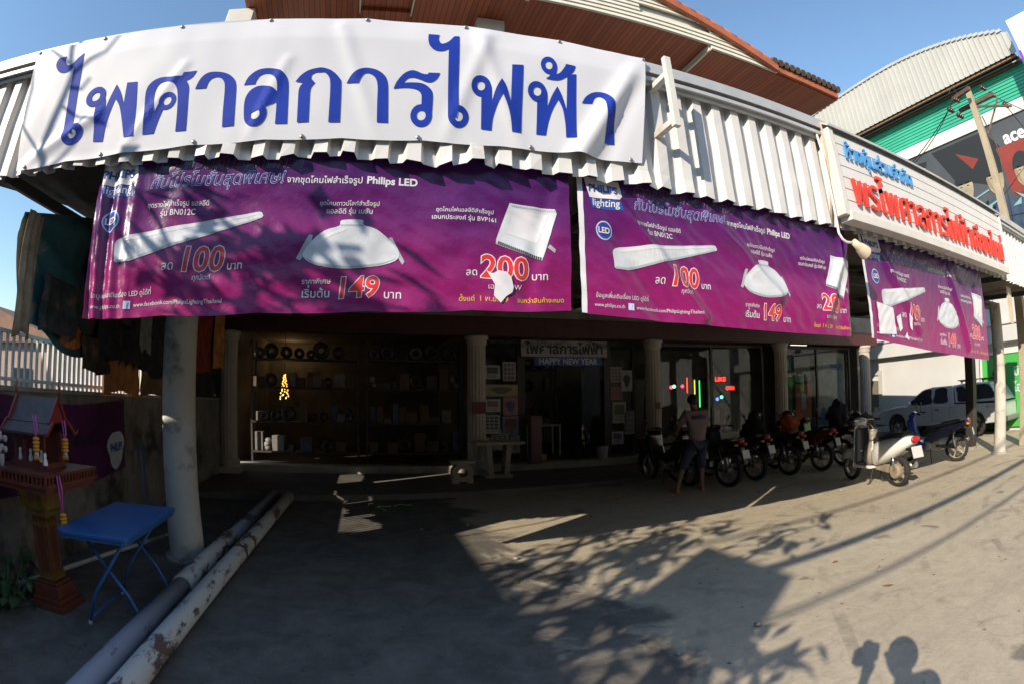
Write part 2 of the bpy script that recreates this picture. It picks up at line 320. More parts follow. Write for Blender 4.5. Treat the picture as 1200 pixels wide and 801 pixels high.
def ground_mat():
    m = bpy.data.materials.new('worn_concrete_ground'); m.use_nodes = True; t = m.node_tree; b = t.nodes['Principled BSDF']; L = t.links.new
    b.inputs['Roughness'].default_value = 0.88; b.inputs['Specular IOR Level'].default_value = 0.3
    tc = t.nodes.new('ShaderNodeTexCoord')
    def N(scale, det=8, rough=.65, vec=None, dist=0):
        n = t.nodes.new('ShaderNodeTexNoise'); n.inputs['Scale'].default_value = scale; n.inputs['Detail'].default_value = det; n.inputs['Roughness'].default_value = rough; n.inputs['Distortion'].default_value = dist
        L(vec or tc.outputs['Object'], n.inputs['Vector']); return n.outputs['Fac']
    def ramp(f, a, b_, c0, c1):
        r = t.nodes.new('ShaderNodeValToRGB'); r.color_ramp.elements[0].position = a; r.color_ramp.elements[1].position = b_
        r.color_ramp.elements[0].color = (*c0, 1); r.color_ramp.elements[1].color = (*c1, 1); L(f, r.inputs[0]); return r.outputs[0]
    def mix(f, a, c, mode='MIX'):
        x = t.nodes.new('ShaderNodeMix'); x.data_type = 'RGBA'; x.blend_type = mode
        if isinstance(f, float): x.inputs[0].default_value = f
        else: L(f, x.inputs[0])
        L(a, x.inputs[6])
        if isinstance(c, tuple): x.inputs[7].default_value = (*c, 1)
        else: L(c, x.inputs[7])
        return x.outputs[2]
    base = ramp(N(0.45), .3, .72, (0.43, 0.365, 0.265), (0.53, 0.46, 0.345))
    base = mix(ramp(N(6, 10, .75), .38, .68, (0, 0, 0), (.42, .42, .42)), base, (0.25, 0.21, 0.155))
    base = mix(ramp(N(30, 6, .8), .45, .7, (0, 0, 0), (.30, .30, .30)), base, (0.22, 0.185, 0.135))
    nv0 = t.nodes.new('ShaderNodeTexNoise'); nv0.inputs['Scale'].default_value = 5; L(tc.outputs['Object'], nv0.inputs['Vector'])
    va0 = t.nodes.new('ShaderNodeVectorMath'); va0.operation = 'MULTIPLY_ADD'; va0.inputs[1].default_value = (.35, .35, .0); L(nv0.outputs['Color'], va0.inputs[0]); L(tc.outputs['Object'], va0.inputs[2])
    # west yard: asphalt-like patches and oil, with its shade deepened in the colour
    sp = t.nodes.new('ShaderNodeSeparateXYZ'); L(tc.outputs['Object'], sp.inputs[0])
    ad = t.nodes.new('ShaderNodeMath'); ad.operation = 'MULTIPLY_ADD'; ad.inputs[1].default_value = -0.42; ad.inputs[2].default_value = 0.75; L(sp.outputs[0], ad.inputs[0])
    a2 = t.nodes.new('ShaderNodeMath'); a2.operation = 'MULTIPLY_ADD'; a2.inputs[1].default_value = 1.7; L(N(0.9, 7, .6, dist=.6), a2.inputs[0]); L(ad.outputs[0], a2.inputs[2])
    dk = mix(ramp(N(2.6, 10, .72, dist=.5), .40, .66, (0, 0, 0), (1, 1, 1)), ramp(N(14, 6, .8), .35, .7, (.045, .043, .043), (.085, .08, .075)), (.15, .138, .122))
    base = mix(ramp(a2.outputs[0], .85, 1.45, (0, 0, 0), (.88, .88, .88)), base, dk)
    base = mix(ramp(N(1.3, 8, .7, dist=1.2), .56, .70, (0, 0, 0), (.5, .5, .5)), base, (0.13, 0.112, 0.088))
    base = mix(ramp(N(2.1, 4, .5, dist=.4), .70, .74, (0, 0, 0), (.5, .5, .5)), base, (0.05, 0.042, 0.036))
    # wheel scuffs: streaks stretched along the yard
    mp = t.nodes.new('ShaderNodeMapping'); mp.inputs['Scale'].default_value = (0.35, 2.2, 1); mp.inputs['Rotation'].default_value = (0, 0, radians(-12)); L(tc.outputs['Object'], mp.inputs[0])
    base = mix(ramp(N(1.6, 6, .7, vec=mp.outputs[0]), .5, .8, (0, 0, 0), (.34, .34, .34)), base, (0.22, 0.19, 0.15))
    # tyre marks: wide arcs swept by turning motorbikes, broken up by wear
    wp = t.nodes.new('ShaderNodeMapping'); wp.inputs['Location'].default_value = (-9, 3, 0); L(tc.outputs['Object'], wp.inputs[0])
    wr = t.nodes.new('ShaderNodeTexWave'); wr.wave_type = 'RINGS'; wr.rings_direction = 'Z'; wr.inputs['Scale'].default_value = 0.33; wr.inputs['Distortion'].default_value = 2.2; wr.inputs['Detail'].default_value = 2; wr.inputs['Detail Scale'].default_value = .5; L(wp.outputs[0], wr.inputs['Vector'])
    tm = t.nodes.new('ShaderNodeMath'); tm.operation = 'MULTIPLY'; L(ramp(wr.outputs['Fac'], .965, .985, (0, 0, 0), (1, 1, 1)), tm.inputs[0]); L(ramp(N(.8, 6, .7), .5, .62, (0, 0, 0), (.42, .42, .42)), tm.inputs[1])
    base = mix(tm.outputs[0], base, (0.10, 0.088, 0.072))
    # oil drips
    od = t.nodes.new('ShaderNodeTexVoronoi'); od.inputs['Scale'].default_value = .85; L(va0.outputs[0], od.inputs['Vector'])
    base = mix(ramp(od.outputs['Distance'], .07, .13, (.6, .6, .6), (0, 0, 0)), base, (0.075, 0.065, 0.055))
    # fine grit and pale specks
    vo = t.nodes.new('ShaderNodeTexVoronoi'); vo.inputs['Scale'].default_value = 11; L(tc.outputs['Object'], vo.inputs['Vector'])
    base = mix(ramp(vo.outputs['Distance'], .05, .10, (.38, .38, .38), (0, 0, 0)), base, (0.45, 0.40, 0.32))
    v2 = t.nodes.new('ShaderNodeTexVoronoi'); v2.inputs['Scale'].default_value = 4.3; L(tc.outputs['Object'], v2.inputs['Vector'])
    base = mix(ramp(v2.outputs['Distance'], .035, .09, (.8, .8, .8), (0, 0, 0)), base, (0.06, 0.05, 0.04))
    # cracks
    wv = t.nodes.new('ShaderNodeMapping'); L(tc.outputs['Object'], wv.inputs[0])
    nv = t.nodes.new('ShaderNodeTexNoise'); nv.inputs['Scale'].default_value = 1.2; L(tc.outputs['Object'], nv.inputs['Vector'])
    va = t.nodes.new('ShaderNodeVectorMath'); va.operation = 'ADD'; L(tc.outputs['Object'], va.inputs[0]); L(nv.outputs['Color'], va.inputs[1])
    vc = t.nodes.new('ShaderNodeTexVoronoi'); vc.feature = 'DISTANCE_TO_EDGE'; vc.inputs['Scale'].default_value = 0.28; L(va.outputs[0], vc.inputs['Vector'])
    base = mix(ramp(vc.outputs['Distance'], .0008, .0028, (.12, .12, .12), (0, 0, 0)), base, (0.05, 0.043, 0.037))
    L(base, b.inputs['Base Color'])
    bp = t.nodes.new('ShaderNodeBump'); bp.inputs['Strength'].default_value = 0.35; bp.inputs['Distance'].default_value = 0.02
    L(N(22, 8, .7), bp.inputs['Height']); L(bp.outputs[0], b.inputs['Normal'])
    return m
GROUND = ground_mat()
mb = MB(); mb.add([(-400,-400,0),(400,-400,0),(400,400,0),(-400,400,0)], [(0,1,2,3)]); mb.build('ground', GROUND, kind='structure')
ASPH = mat('asphalt', (0.05, 0.05, 0.052), 0.9, nz=(3, 0.25), bump=(40, 0.3))
mb = MB(); mb.add([(-200,-14.5,.004),(200,-14.5,.004),(200,-7.5,.004),(-200,-7.5,.004)], [(0,1,2,3)]); mb.build('road', ASPH, kind='structure')
mb = MB()
for k in range(-20, 21): mb.box((k*8-1.5, -11.06, .008), (k*8+1.5, -10.94, .009))
mb.build('road_markings', WHITE, kind='structure')
# walkway in front of the shop (low step, slightly out of square with the front) and the raised shop floor
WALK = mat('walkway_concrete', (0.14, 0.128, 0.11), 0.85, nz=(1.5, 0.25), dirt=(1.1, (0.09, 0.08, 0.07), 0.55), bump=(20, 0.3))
mb = MB(); mb.prism([(-3.04,8.45),(15.9,10.15),(15.9,11.29),(-3.04,11.29)], 'z', -0.05, 0.10); mb.build('walkway', WALK, kind='structure', bevel=0.015)

# ---------------------------------------------------------------- the shop building
shop = thing('shop_building', (6, 11.3, 0), 'two storey shop with fluted columns, dark glass front and wood lined eaves', 'shop building')
SO = (6, 11.3, 0)
def part(mbx, name, m, parent=shop, off=SO, **k): return mbx.build(name, m, parent, off, **k)
FLUTE = mat('column_stucco', (0.46, 0.40, 0.33), 0.75, nz=(3, 0.12), dirt=(2.2, (0.25, 0.2, 0.16), 0.62))
mb = MB(); mb.box((-3.04,11.3,.0),(15.6,11.75,.25)); part(mb, 'plinth', mat('plinth_render', (0.40,0.36,0.29), .8, nz=(3,.15), dirt=(2,(.2,.17,.14),.58)), bevel=.01)
mb = MB(); mb.box((-3.0,11.76,.0),(15.5,16.6,.24)); part(mb, 'shop_floor', mat('floor_tile', (0.07,0.06,0.05), .4, nz=(2,.2)))
mb = MB(); mb.box((-3.1,11.02,2.97),(15.72,11.32,3.38)); part(mb, 'front_beam', MAROON, bevel=.01)
mb = MB(); mb.box((-3.1,11.06,3.381),(15.7,11.34,4.6)); mb.box((-3.1,16.6,0),(15.6,16.8,4.6)); mb.box((15.4,11.76,0),(15.6,16.6,2.96)); mb.box((15.4,11.345,2.97),(15.6,16.6,4.6)); mb.box((-3.1,11.76,0),(-2.98,16.6,2.96)); mb.box((-3.1,11.345,2.97),(-2.98,16.6,4.6))
part(mb, 'ground_floor_wall', mat('shop_wall_grimy', (.22,.20,.17), .85, nz=(1.5,.25), dirt=(1.2,(.10,.09,.08),.55)))
mb = MB(); mb.box((2.26,11.76,.24),(2.36,16.6,3.29)); part(mb, 'dividing_wall', mat('shop_wall_grimy', (.22,.20,.17)))
mb = MB(); mb.box((-2.97,11.345,3.3),(15.39,16.59,3.4)); part(mb, 'shop_ceiling', mat('ceiling_board', (0.20,0.18,0.155), .9))
mb = MB(); mb.box((-3.1,11.35,4.601),(15.6,16.7,4.75)); part(mb, 'floor_slab', CONC)
def fluted(x, y=11.08, z0=.10, z1=2.965, r=.19):
    mb = MB(); n = 96
    prof = []
    vs_ = []; fs = []
    hs = [z0+.30, z1-.22]
    for h in hs:
        for k in range(n):
            a = 2*pi*k/n; rr = r*(1 - .07*max(0, cos(a*16))**0.5 if cos(a*16) > 0 else 1)
            vs_.append((x+rr*cos(a), y+rr*sin(a), h))
    fs = [(k, (k+1) % n, n+(k+1) % n, n+k) for k in range(n)]
    mb.add(vs_, fs)
    mb.lathe((x,y,0), [(0,z1),(r+.06,z1),(r+.06,z1-.06),(r+.02,z1-.09),(r+.035,z1-.15),(r-.005,z1-.22)], 32)
    mb.lathe((x,y,0), [(r-.005,z0+.30),(r+.05,z0+.25),(r+.05,z0+.17),(r+.02,z0+.15),(r+.07,z0+.12)], 32)
    mb.box((x-r-.08,y-r-.08,z0),(x+r+.08,y+r+.08,z0+.12))
    return mb
for x in (-2.9, 2.32, 6.52, 10.78, 14.95): part(fluted(x), 'column', FLUTE)
# glazed bays: frame with its panes and mullions
def bay(x0, x1, mull, z0=.25, z1=2.96, y=11.62):
    mb = MB()
    mb.box((x0,y-.04,z0),(x0+.07,y+.04,z1)); mb.box((x1-.07,y-.04,z0),(x1,y+.04,z1)); mb.box((x0+.07,y-.04,z1-.07),(x1-.07,y+.04,z1)); mb.box((x0+.07,y-.04,z0),(x1-.07,y+.04,z0+.07))
    for q in mull: mb.box((q-.035,y-.038,z0+.07),(q+.035,y+.038,z1-.07))
    w = part(mb, 'window', WINFRAME)
    ed = [x0+.07] + [e for q in mull for e in (q-.035, q+.035)] + [x1-.07]
    for a, b in zip(ed[::2], ed[1::2]):
        g = MB(); g.add([(a,y,z0+.07),(b,y,z0+.07),(b,y,z1-.07),(a,y,z1-.07)], [(0,1,2,3)]); g.build('pane', GLASS, w, SO, fix=False)
bay(6.75, 10.55, [8.66]); bay(11.0, 14.72, [12.95])
bay(2.55, 3.42, []); bay(5.58, 6.30, [])
mb = MB(); mb.box((3.421,11.58,.25),(3.53,11.66,2.96)); mb.box((5.47,11.58,.25),(5.579,11.66,2.96)); mb.box((3.531,11.58,2.42),(5.469,11.66,2.50)); part(mb, 'door_frame', WINFRAME)
mb = MB(); mb.add([(5.0,11.69,.26),(5.46,11.69,.26),(5.46,11.69,2.41),(5.0,11.69,2.41)], [(0,1,2,3)]); mb.box((4.93,11.67,.26),(4.999,11.71,2.41)); part(mb, 'sliding_door', [GLASS], fix=False)
# stock-bay roller box and ceiling tube
# upper floor, posts, soffit, gable, roof
mb = MB(); mb.box((-2.1,8.1,4.76),(8.6,16.5,7.9)); part(mb, 'upper_wall', WHITE)
mb = MB(); mb.box((-2.6,6.6,4.45),(8.7,8.09,4.62)); part(mb, 'balcony_slab', CONC)
for x in (-2.53, 1.61): 
    mb = MB(); mb.box((x-.23,6.85,4.62),(x+.23,7.25,7.67)); part(mb, 'balcony_post', WHITE, bevel=.01)
mb = MB(); mb.box((-2.4,6.2,7.68),(5.40,8.6,7.80)); mb.box((5.44,6.2,7.57),(8.86,8.6,7.68))
part(mb, 'soffit', SOFFIT)
for x in (-.53, .31):
    mb = MB(); mb.prism([(6.22,7.675),(7.0,7.675),(7.0,7.655),(6.22,7.50)], 'x', x-.012, x+.012); part(mb, 'soffit_divider', CREAM)
mb = MB(); mb.box((5.401,6.2,7.56),(5.439,7.9,7.81)); part(mb, 'soffit_divider', CREAM)
mb = MB(); mb.box((-.50,6.85,7.60),(.28,7.6,7.674)); part(mb, 'soffit_drop_panel', SOFFIT)
mb = MB(); mb.lathe((-.17,7.19,7.60-.0),[(0,-.075),(.09,-.075),(.10,-.06),(.11,-.03),(.11,.0)],24); part(mb, 'ceiling_lamp', mat('lamp_glass',(.62,.56,.46),.3))
# gable: lapped siding boards with a slot, rake 18 degrees
apx, slope = 2.6, math.tan(radians(18.0))
def rake(x): return 7.60 + (6.95-x)*slope
mb = MB(); z = 7.58; pitch = .098
rx = lambda z_: 6.95-(z_-7.60)/slope+.03
while z < 9.2:
    def row(xl, xr):
        z1 = z+pitch-.004; a_, b_ = min(xr, rx(z)), min(xr, rx(z1))
        if a_ > xl+.02: b_ = max(b_, xl+.01); mb.add([(xl,6.135,z),(a_,6.135,z),(b_,6.160,z1),(xl,6.160,z1),(xl,6.19,z),(a_,6.19,z),(b_,6.19,z1),(xl,6.19,z1)], [(0,1,2,3),(7,6,5,4),(0,4,5,1),(1,5,6,2),(2,6,7,3),(3,7,4,0)])
    l0 = 2.06 if z > 7.655 else 5.44
    if 7.97 < z+.05 < 8.15: row(l0, 4.02); row(5.49, 9)
    else: row(l0, 9)
    z += pitch
mb.box((4.0,6.23,7.95),(5.5,6.25,8.2))
part(mb, 'gable_siding', CREAM)
mb = MB(); mb.box((2.0,6.12,7.62),(2.058,6.20,9.3)); part(mb, 'gable_corner_trim', CREAM)
TERRA = mat('terracotta_roof', (0.36, 0.105, 0.045), 0.6, nz=(4, 0.25), dirt=(2.5, (0.14, 0.07, 0.05), 0.6))
TILE = mat('dark_roof_tile', (0.085, 0.06, 0.045), 0.75, nz=(5, 0.35), dirt=(3, (0.03, 0.03, 0.025), 0.55))
mb = MB()
a0, b0 = Vector((6.99,6.08,rake(6.99)+.0)), Vector((2.0,6.08,rake(2.0)))
mb.bar(a0+Vector((0,0,.03)), b0+Vector((0,0,.03)), .10, .15, 0, up=(0,0,1))
for k in range(17):
    p = a0.lerp(b0, k/17); q = a0.lerp(b0, (k+1.12)/17)
    mb.tube([p+Vector((0,.04,.13)), q+Vector((0,.04,.155))], .075, 8, 0)
part(mb, 'rake_board', TERRA)
for a_, b_ in (((6.98,6.12,7.60),(8.92,6.19,7.75)),((-2.45,6.12,7.66),(1.998,6.19,7.82)),((8.861,6.2,7.58),(8.92,9.5,7.72)),((-2.46,6.2,7.69),(-2.401,9.5,7.83))): mb = MB(); mb.box(a_, b_); part(mb, 'eave_board', TERRA)
mb = MB()
def tiles(x0, x1, y0, y1, z0, z1):
    n = int((x1-x0)/.16)
    for k in range(n):
        x = x0 + (k+.5)*(x1-x0)/n
        mb.tube([(x,y0,z0),(x,y1,z1)], .078, 6, 0, sm=False)
    mb.add([(x0,y0,z0),(x1,y0,z0),(x1,y1,z1),(x0,y1,z1)], [(0,1,2,3)])
tiles(6.9, 9.0, 6.05, 9.6, 7.80, 9.2); tiles(-2.5, 2.45, 6.05, 9.6, 7.87, 9.3)
mb.add([(2.4,6.25,rake(2.4)+.1),(6.97,6.25,rake(6.97)+.1),(6.97,12,rake(6.97)+.1),(2.4,12,rake(2.4)+.1)], [(0,1,2,3)])
mb.add([(-2.5,9.6,9.3),(9.0,9.6,9.2),(9.0,16.6,7.9),(-2.5,16.6,7.9)], [(0,1,2,3)])
mb.add([(9.0,6.1,7.85),(9.0,9.6,9.2),(9.0,16.6,7.9)], [(0,1,2)]); mb.add([(-2.5,6.1,7.9),(-2.5,9.6,9.3),(-2.5,16.6,7.9)], [(0,1,2)])
part(mb, 'tiled_roof', TILE)

# ---------------------------------------------------------------- the canopy
CX0, CX1 = -4.05, 13.05
canopy = thing('canopy', (5, 3.3, 3.2), 'white corrugated metal canopy skirting the whole shop front', 'canopy'); CO = (5, 3.3, 3.2)
def corr(x):
    t = (x / .212) % 1.0
    return (0.0 if t < .40 else (t-.40)/.10 if t < .50 else 1.0 if t < .90 else 1-(t-.90)/.10)
mb = MB(); xs = []
x = math.floor(CX0/.212)*.212
while x < CX1:
    for t in (0, .40, .50, .90): 
        q = x+.212*t
        if CX0 <= q <= CX1: xs.append(q)
    x += .212
rr = random.Random(3); nz_ = 9
dent = {}
vs_ = []
for i, x in enumerate(xs):
    c = corr(x+1e-4); bend = 0.0
    jit = rr.uniform(-.012, .012); mid = 1.0 if -1.2 < x < 2.2 else .25
    d1 = noise.noise(Vector((x*2.3, 0, 4)))*.09*mid; d2 = noise.noise(Vector((x*1.7, 9, 1)))*.05*mid
    for j in range(nz_+1):
        v = j/nz_; z = 3.17+d2+jit + (4.20-3.17-d2-jit)*v
        y = 3.30 + .062*c - (abs(d1)*1.3+.012*mid)*(1-v)**6 + .008*noise.noise(Vector((x*3, v*5, 0)))
        vs_.append((x + .03*noise.noise(Vector((x*4, 2, 7)))*(1-v)**2*mid, y, z))
fs = [(i*(nz_+1)+j, (i+1)*(nz_+1)+j, (i+1)*(nz_+1)+j+1, i*(nz_+1)+j+1) for i in range(len(xs)-1) for j in range(nz_)]
mb.add(vs_, fs); mb.build('fascia', FASCIA, canopy, CO, fix=False, solid=.004)
mb = MB(); mb.prism([(3.20,4.20),(3.20,4.305),(3.62,4.33),(3.62,4.315),(3.215,4.29),(3.215,4.20)], 'x', CX0-.03, CX1); mb.box((CX0-.03,3.216,4.13),(CX1,3.285,4.165)); mb.box((CX0-.02,3.255,4.10),(CX1,3.292,4.128))
mb.build('top_trim', GREYTRIM, canopy, CO)
# roof deck: corrugated sheet falling to the front
DECK = mat('weathered_roof_sheet', (0.15, 0.13, 0.115), 0.6, 0.2, nz=(2, 0.25), dirt=(1.6, (0.1, 0.05, 0.03), 0.6))
mb = MB(); n = int((CX1-CX0)/.095)
mb.grid(lambda u, v: ((CX0 if v < .02 else -3.36)+(CX1-(CX0 if v < .02 else -3.36))*u, 3.40+7.66*v, 3.33+.045*abs(((u*n/2) % 1)*2-1)*1.0+.42*v), n, 6, 0, sm=False)
mb.build('roof_deck', DECK, canopy, CO, fix=False, solid=.003)
for x in (-3.2, -.6, 1.9, 4.4, 6.9, 9.4, 11.9):
    mb = MB(); mb.bar((x,3.42,3.22),(x,11.0,3.62),.05,.10,0); mb.build('rafter', DARKSTEEL, canopy, CO)
mb = MB()
for y, z in ((3.44,3.27),(5.0,3.27),(7.0,3.38),(9.0,3.48)): mb.bar((-3.34,y,z),(CX1,y,z),.05,.07,0)
mb.build('purlins', DARKSTEEL, canopy, CO)
mb = MB(); mb.bar((-2.9,5.1,3.2),(CX1,5.1,3.2),.10,.10,0); mb.build('header_beam', DARKSTEEL, canopy, CO)

# pillars that carry it
PILLAR = mat('limewashed_pillar', (0.47, 0.44, 0.385), 0.85, nz=(2.2, 0.12), dirt=(2.6, (0.17, 0.145, 0.12), 0.54), bump=(14, 0.25))
def pillar(x, y, r, m, label, z1=3.14, sq=False):
    e = thing('pillar', (x, y, 0), label, 'pillar', 'pillars under the canopy')
    mb = MB()
    if sq: mb.box((-r,-r,0),(r,r,z1))
    else: mb.lathe((0,0,0), [(r*1.10,0),(r*1.06,.12),(r*1.0,.6),(r*.97,z1)], 28)
    mb.build('shaft', m, e, bevel=.012 if sq else 0)
    mb = MB(); (mb.lathe((0,0,0), [(0,.05),(r*1.35,.045),(r*1.4,0)], 24) if not sq else mb.box((-r*1.25,-r*1.25,0),(r*1.25,r*1.25,.06))); mb.build('footing', CONC, e)
    return e
pillar(-1.88, 5.15, .178, PILLAR, 'stout white round pillar beside the blue table and the two long pipes')
pillar(11.9, 4.62, .150, PILLAR, 'white round pillar behind the parked bikes, its lower half in sunlight')
pillar(12.62, 5.78, .12, mat('dark_painted_post', (0.035,0.028,0.026), .5, nz=(4,.3)), 'slim dark post standing in front of the pickup bed', sq=True)

# ---------------------------------------------------------------- vinyl banners
BLUEINK = mat('blue_ink', (0.012, 0.04, 0.34), 0.6, nz=(2, 0.15), spec=0.2)
VINYL = mat('white_vinyl', (0.635, 0.645, 0.69), 0.45, nz=(1.1, 0.03))
def fold(x, z, x0, z0, x1, z1, w, h):
    """A soft straight crease between two points of a hanging sheet."""
    d = Vector((x1-x0, z1-z0)); L2 = d.length_squared; t = max(0, min(1, ((x-x0)*d.x+(z-z0)*d.y)/L2))
    q = (x-x0-d.x*t)**2 + (z-z0-d.y*t)**2
    return h*math.exp(-q/(w*w))*min(1, 3*t+.2)
def white_y(x, z):
    y = 3.270 - .105*max(0, min(1, (z-3.25)/.85)) + .011*noise.noise(Vector((x*1.15, z*1.3, 3))) + .006*noise.noise(Vector((x*4, z*2.2, 8)))
    y -= fold(x, z, 2.0, 4.28, 1.40, 3.28, .075, .045) - fold(x, z, 2.0, 4.28, 1.62, 3.30, .08, .02)
    y -= fold(x, z, .45, 3.29, .72, 4.2, .05, .014) + fold(x, z, 1.0, 3.30, .66, 4.2, .05, .014) + fold(x, z, .0, 3.29, -.35, 4.2, .05, .011)
    y -= fold(x, z, -2.9, 3.22, -2.2, 3.55, .05, .022) + fold(x, z, -.9, 3.27, -.7, 3.9, .04, .010) + fold(x, z, -1.9, 3.22, -1.5, 3.9, .04, .010)
    return min(y, 3.288 - .105*max(0, min(1, (z-3.25)/.85)))
wb = thing('shop_name_banner', (-.5, 3.165, 3.75), 'white vinyl banner with large blue Thai lettering tied along the canopy', 'banner'); WO = (-.5, 3.165, 3.75)
def wgrid(u, v):
    x0, x1 = -3.11+.15*(1-v)+.0, 2.03-.09*(1-v); x = x0+(x1-x0)*u
    zb = 3.19+.10*min(1, u*2)+.05*max(0, u-.5)*2 - .012*abs(sin(u*9*pi)); zt = 4.265 + .035*u - .012*abs(sin(u*7*pi))
    z = zb+(zt-zb)*v; return (x, white_y(x, z), z)
mb = MB(); mb.grid(wgrid, 170, 44); mb.build('sheet', VINYL, wb, WO, fix=False)
mb = MB(); q = 0
for g in GLYPHS:
    q += 1; lift = .0035 + .0004*(q % 4)
    fn = lambda a, b: (a, white_y(a, b)-lift, b)
    if g[0] == 'p':
        pts = smooth_poly(g[1], 4); bm = bmesh.new(); f = bm.faces.new([bm.verts.new((a, b, 0)) for a, b in pts]); bmesh.ops.triangulate(bm, faces=[f])
        bm.verts.index_update(); V = [(v.co.x, v.co.y) for v in bm.verts]; F = [tuple(v.index for v in f.verts) for f in bm.faces]; bm.free()
    else:
        _, cx, cz, rx, rz, k = g; n = 36
        V = [(cx+rx*s*cos(2*pi*i/n), cz+rz*s*sin(2*pi*i/n)) for s in (1, k) for i in range(n)]; F = [(i, (i+1) % n, n+(i+1) % n, n+i) for i in range(n)]
    put(mb, V, F, fn, 0, .05)
mb.build('lettering', BLUEINK, wb, WO, fix=False)
for k in range(8):
    x, y, z = wgrid(.004+.992*k/7, .985)
    mb = MB(); mb.lathe((x, y-.006, z), [(0,-.006),(.012,-.006),(.016,0)], 12, axis='y'); mb.tube([(x,y-.004,z),(x+.01,y+.03,z+.03),(x+.02,y+.09,z+.06)], .005, 6); mb.build('grommet', ALU, wb, WO)
for k in range(7):
    x, y, z = wgrid(.02+.96*k/6, .022)
    mb = MB(); mb.lathe((x, y-.006, z), [(0,-.006),(.012,-.006),(.016,0)], 12, axis='y'); mb.build('grommet', ALU, wb, WO)

def purple_mat():
    m = mat('printed_purple_vinyl', (0.2, 0.02, 0.12), 0.30, bump=(6, 0.4)); t = m.node_tree; b = t.nodes['Principled BSDF']; L = t.links.new
    tc = t.nodes.new('ShaderNodeTexCoord'); sp = t.nodes.new('ShaderNodeSeparateXYZ'); L(tc.outputs['Object'], sp.inputs[0])
    n = t.nodes.new('ShaderNodeTexNoise'); n.inputs['Scale'].default_value = 1.6; L(tc.outputs['Object'], n.inputs['Vector'])
    a = t.nodes.new('ShaderNodeMath'); a.operation = 'MULTIPLY_ADD'; a.inputs[1].default_value = .55; L(n.outputs['Fac'], a.inputs[0]); L(sp.outputs[2], a.inputs[2])
    r = t.nodes.new('ShaderNodeValToRGB'); e = r.color_ramp.elements
    e[0].position = 0.0; e[0].color = (0.23, 0.009, 0.112, 1); e[1].position = .92; e[1].color = (0.046, 0.008, 0.108, 1)
    k = e.new(.45); k.color = (0.105, 0.009, 0.110, 1)
    L(a.outputs[0], r.inputs[0]); L(r.outputs[0], b.inputs['Base Color']); return m
PURPLE = purple_mat()
INK_W = mat('white_print', (0.62,0.62,0.65), .38); INK_R = mat('red_print', (0.62,0.03,0.025), .38); INK_Y = mat('yellow_print', (0.70,0.38,0.03), .38)
INK_L = mat('pale_blue_print', (0.45,0.55,0.80), .38); INK_D = mat('violet_print', (0.06,0.02,0.20), .38); INK_B = mat('logo_blue_print', (0.02,0.06,0.30), .38)
INK_P = mat('pale_lamp_print', (0.52,0.55,0.59), .42, nz=(2.6, .16), bump=(9, .12)); INK_G = mat('grey_print', (0.36,0.38,0.42), .38); INK_K = mat('black_print', (0.03,0.03,0.035), .4)
INKS = [INK_W, INK_R, INK_Y, INK_L, INK_D, INK_B, INK_P, INK_G, INK_K, PURPLE, mat('dark_violet_print', (0.03,0.008,0.045), .4)]
PROMO = [("ก้าวสู่ชีวิตกับสิ่งที่ดีกว่า",.134,.884,.462,.884,7,.006,.18),("ก้าวสู่ชีวิตกับสิ่งที่ดีกว่า",.134,.884,.462,.884,10,-.006,.18,1),
 ("กับโปรโมชั่นสุดพิเศษ!",.135,.772,.427,.782,3,.026,.2),("กับโปรโมชั่นสุดพิเศษ!",.135,.772,.427,.782,4,-.002,.2,1),
 ("จากชุดโคมไฟสำเร็จรูป",.432,.785,.583,.785,0,.012,0),("Philips LED",.590,.785,.690,.785,0,.03,0),
 ("ชุดรางไฟสำเร็จรูป แอลอีดี",.135,.648,.276,.648,0,.008,0),("รุ่น BN012C",.167,.588,.248,.590,0,.010,0),
 ("ลด",.189,.235,.218,.238,0,.004,0),("100",.225,.233,.322,.235,0,.05,.08),("100",.225,.233,.322,.235,1,.018,.08,1),("บาท",.329,.236,.362,.238,0,.012,0),("ทุกวัตต์",.259,.178,.298,.180,0,.0,0),
 ("ข้อมูลเพิ่มเติมเรื่อง LED ดูได้ที่",.022,.085,.172,.098,0,.0,0),("www.philips.co.th",.018,.022,.099,.026,0,.0,0),("www.facebook.com/PhilipsLightingThailand",.131,.028,.326,.040,0,.0,0),
 ("ชุดโคมดาวน์ไลท์สำเร็จรูป",.502,.640,.619,.638,0,.006,0),("แอลอีดี รุ่น เมสัน",.516,.588,.607,.586,0,.010,0),
 ("ราคาพิเศษ",.480,.139,.535,.141,0,.006,0),("เริ่มต้น",.480,.060,.535,.058,0,.012,0),("149",.542,.052,.624,.055,0,.05,.08),("149",.542,.052,.624,.055,1,.018,.08,1),("บาท",.633,.047,.668,.047,0,.008,0),
 ("ชุดโคมไฟแอลอีดีสำเร็จรูป",.727,.616,.842,.616,0,.008,0),("เอนกประสงค์ รุ่น BVP161",.719,.564,.849,.560,0,.010,0),
 ("ลด",.787,.190,.811,.192,0,.006,0),("200",.816,.186,.912,.176,0,.05,.0),("200",.816,.186,.912,.176,1,.018,.0,1),("บาท",.917,.176,.952,.177,0,.010,0),("เฉพาะ 10W",.830,.110,.897,.108,0,.0,0),
 ("ตั้งแต่",.774,.026,.805,.026,2,.010,0),("1 พ.ย. 59",.812,.026,.870,.026,2,.006,0),("จนกว่าสินค้าจะหมด",.887,.026,.985,.022,2,.010,0)]
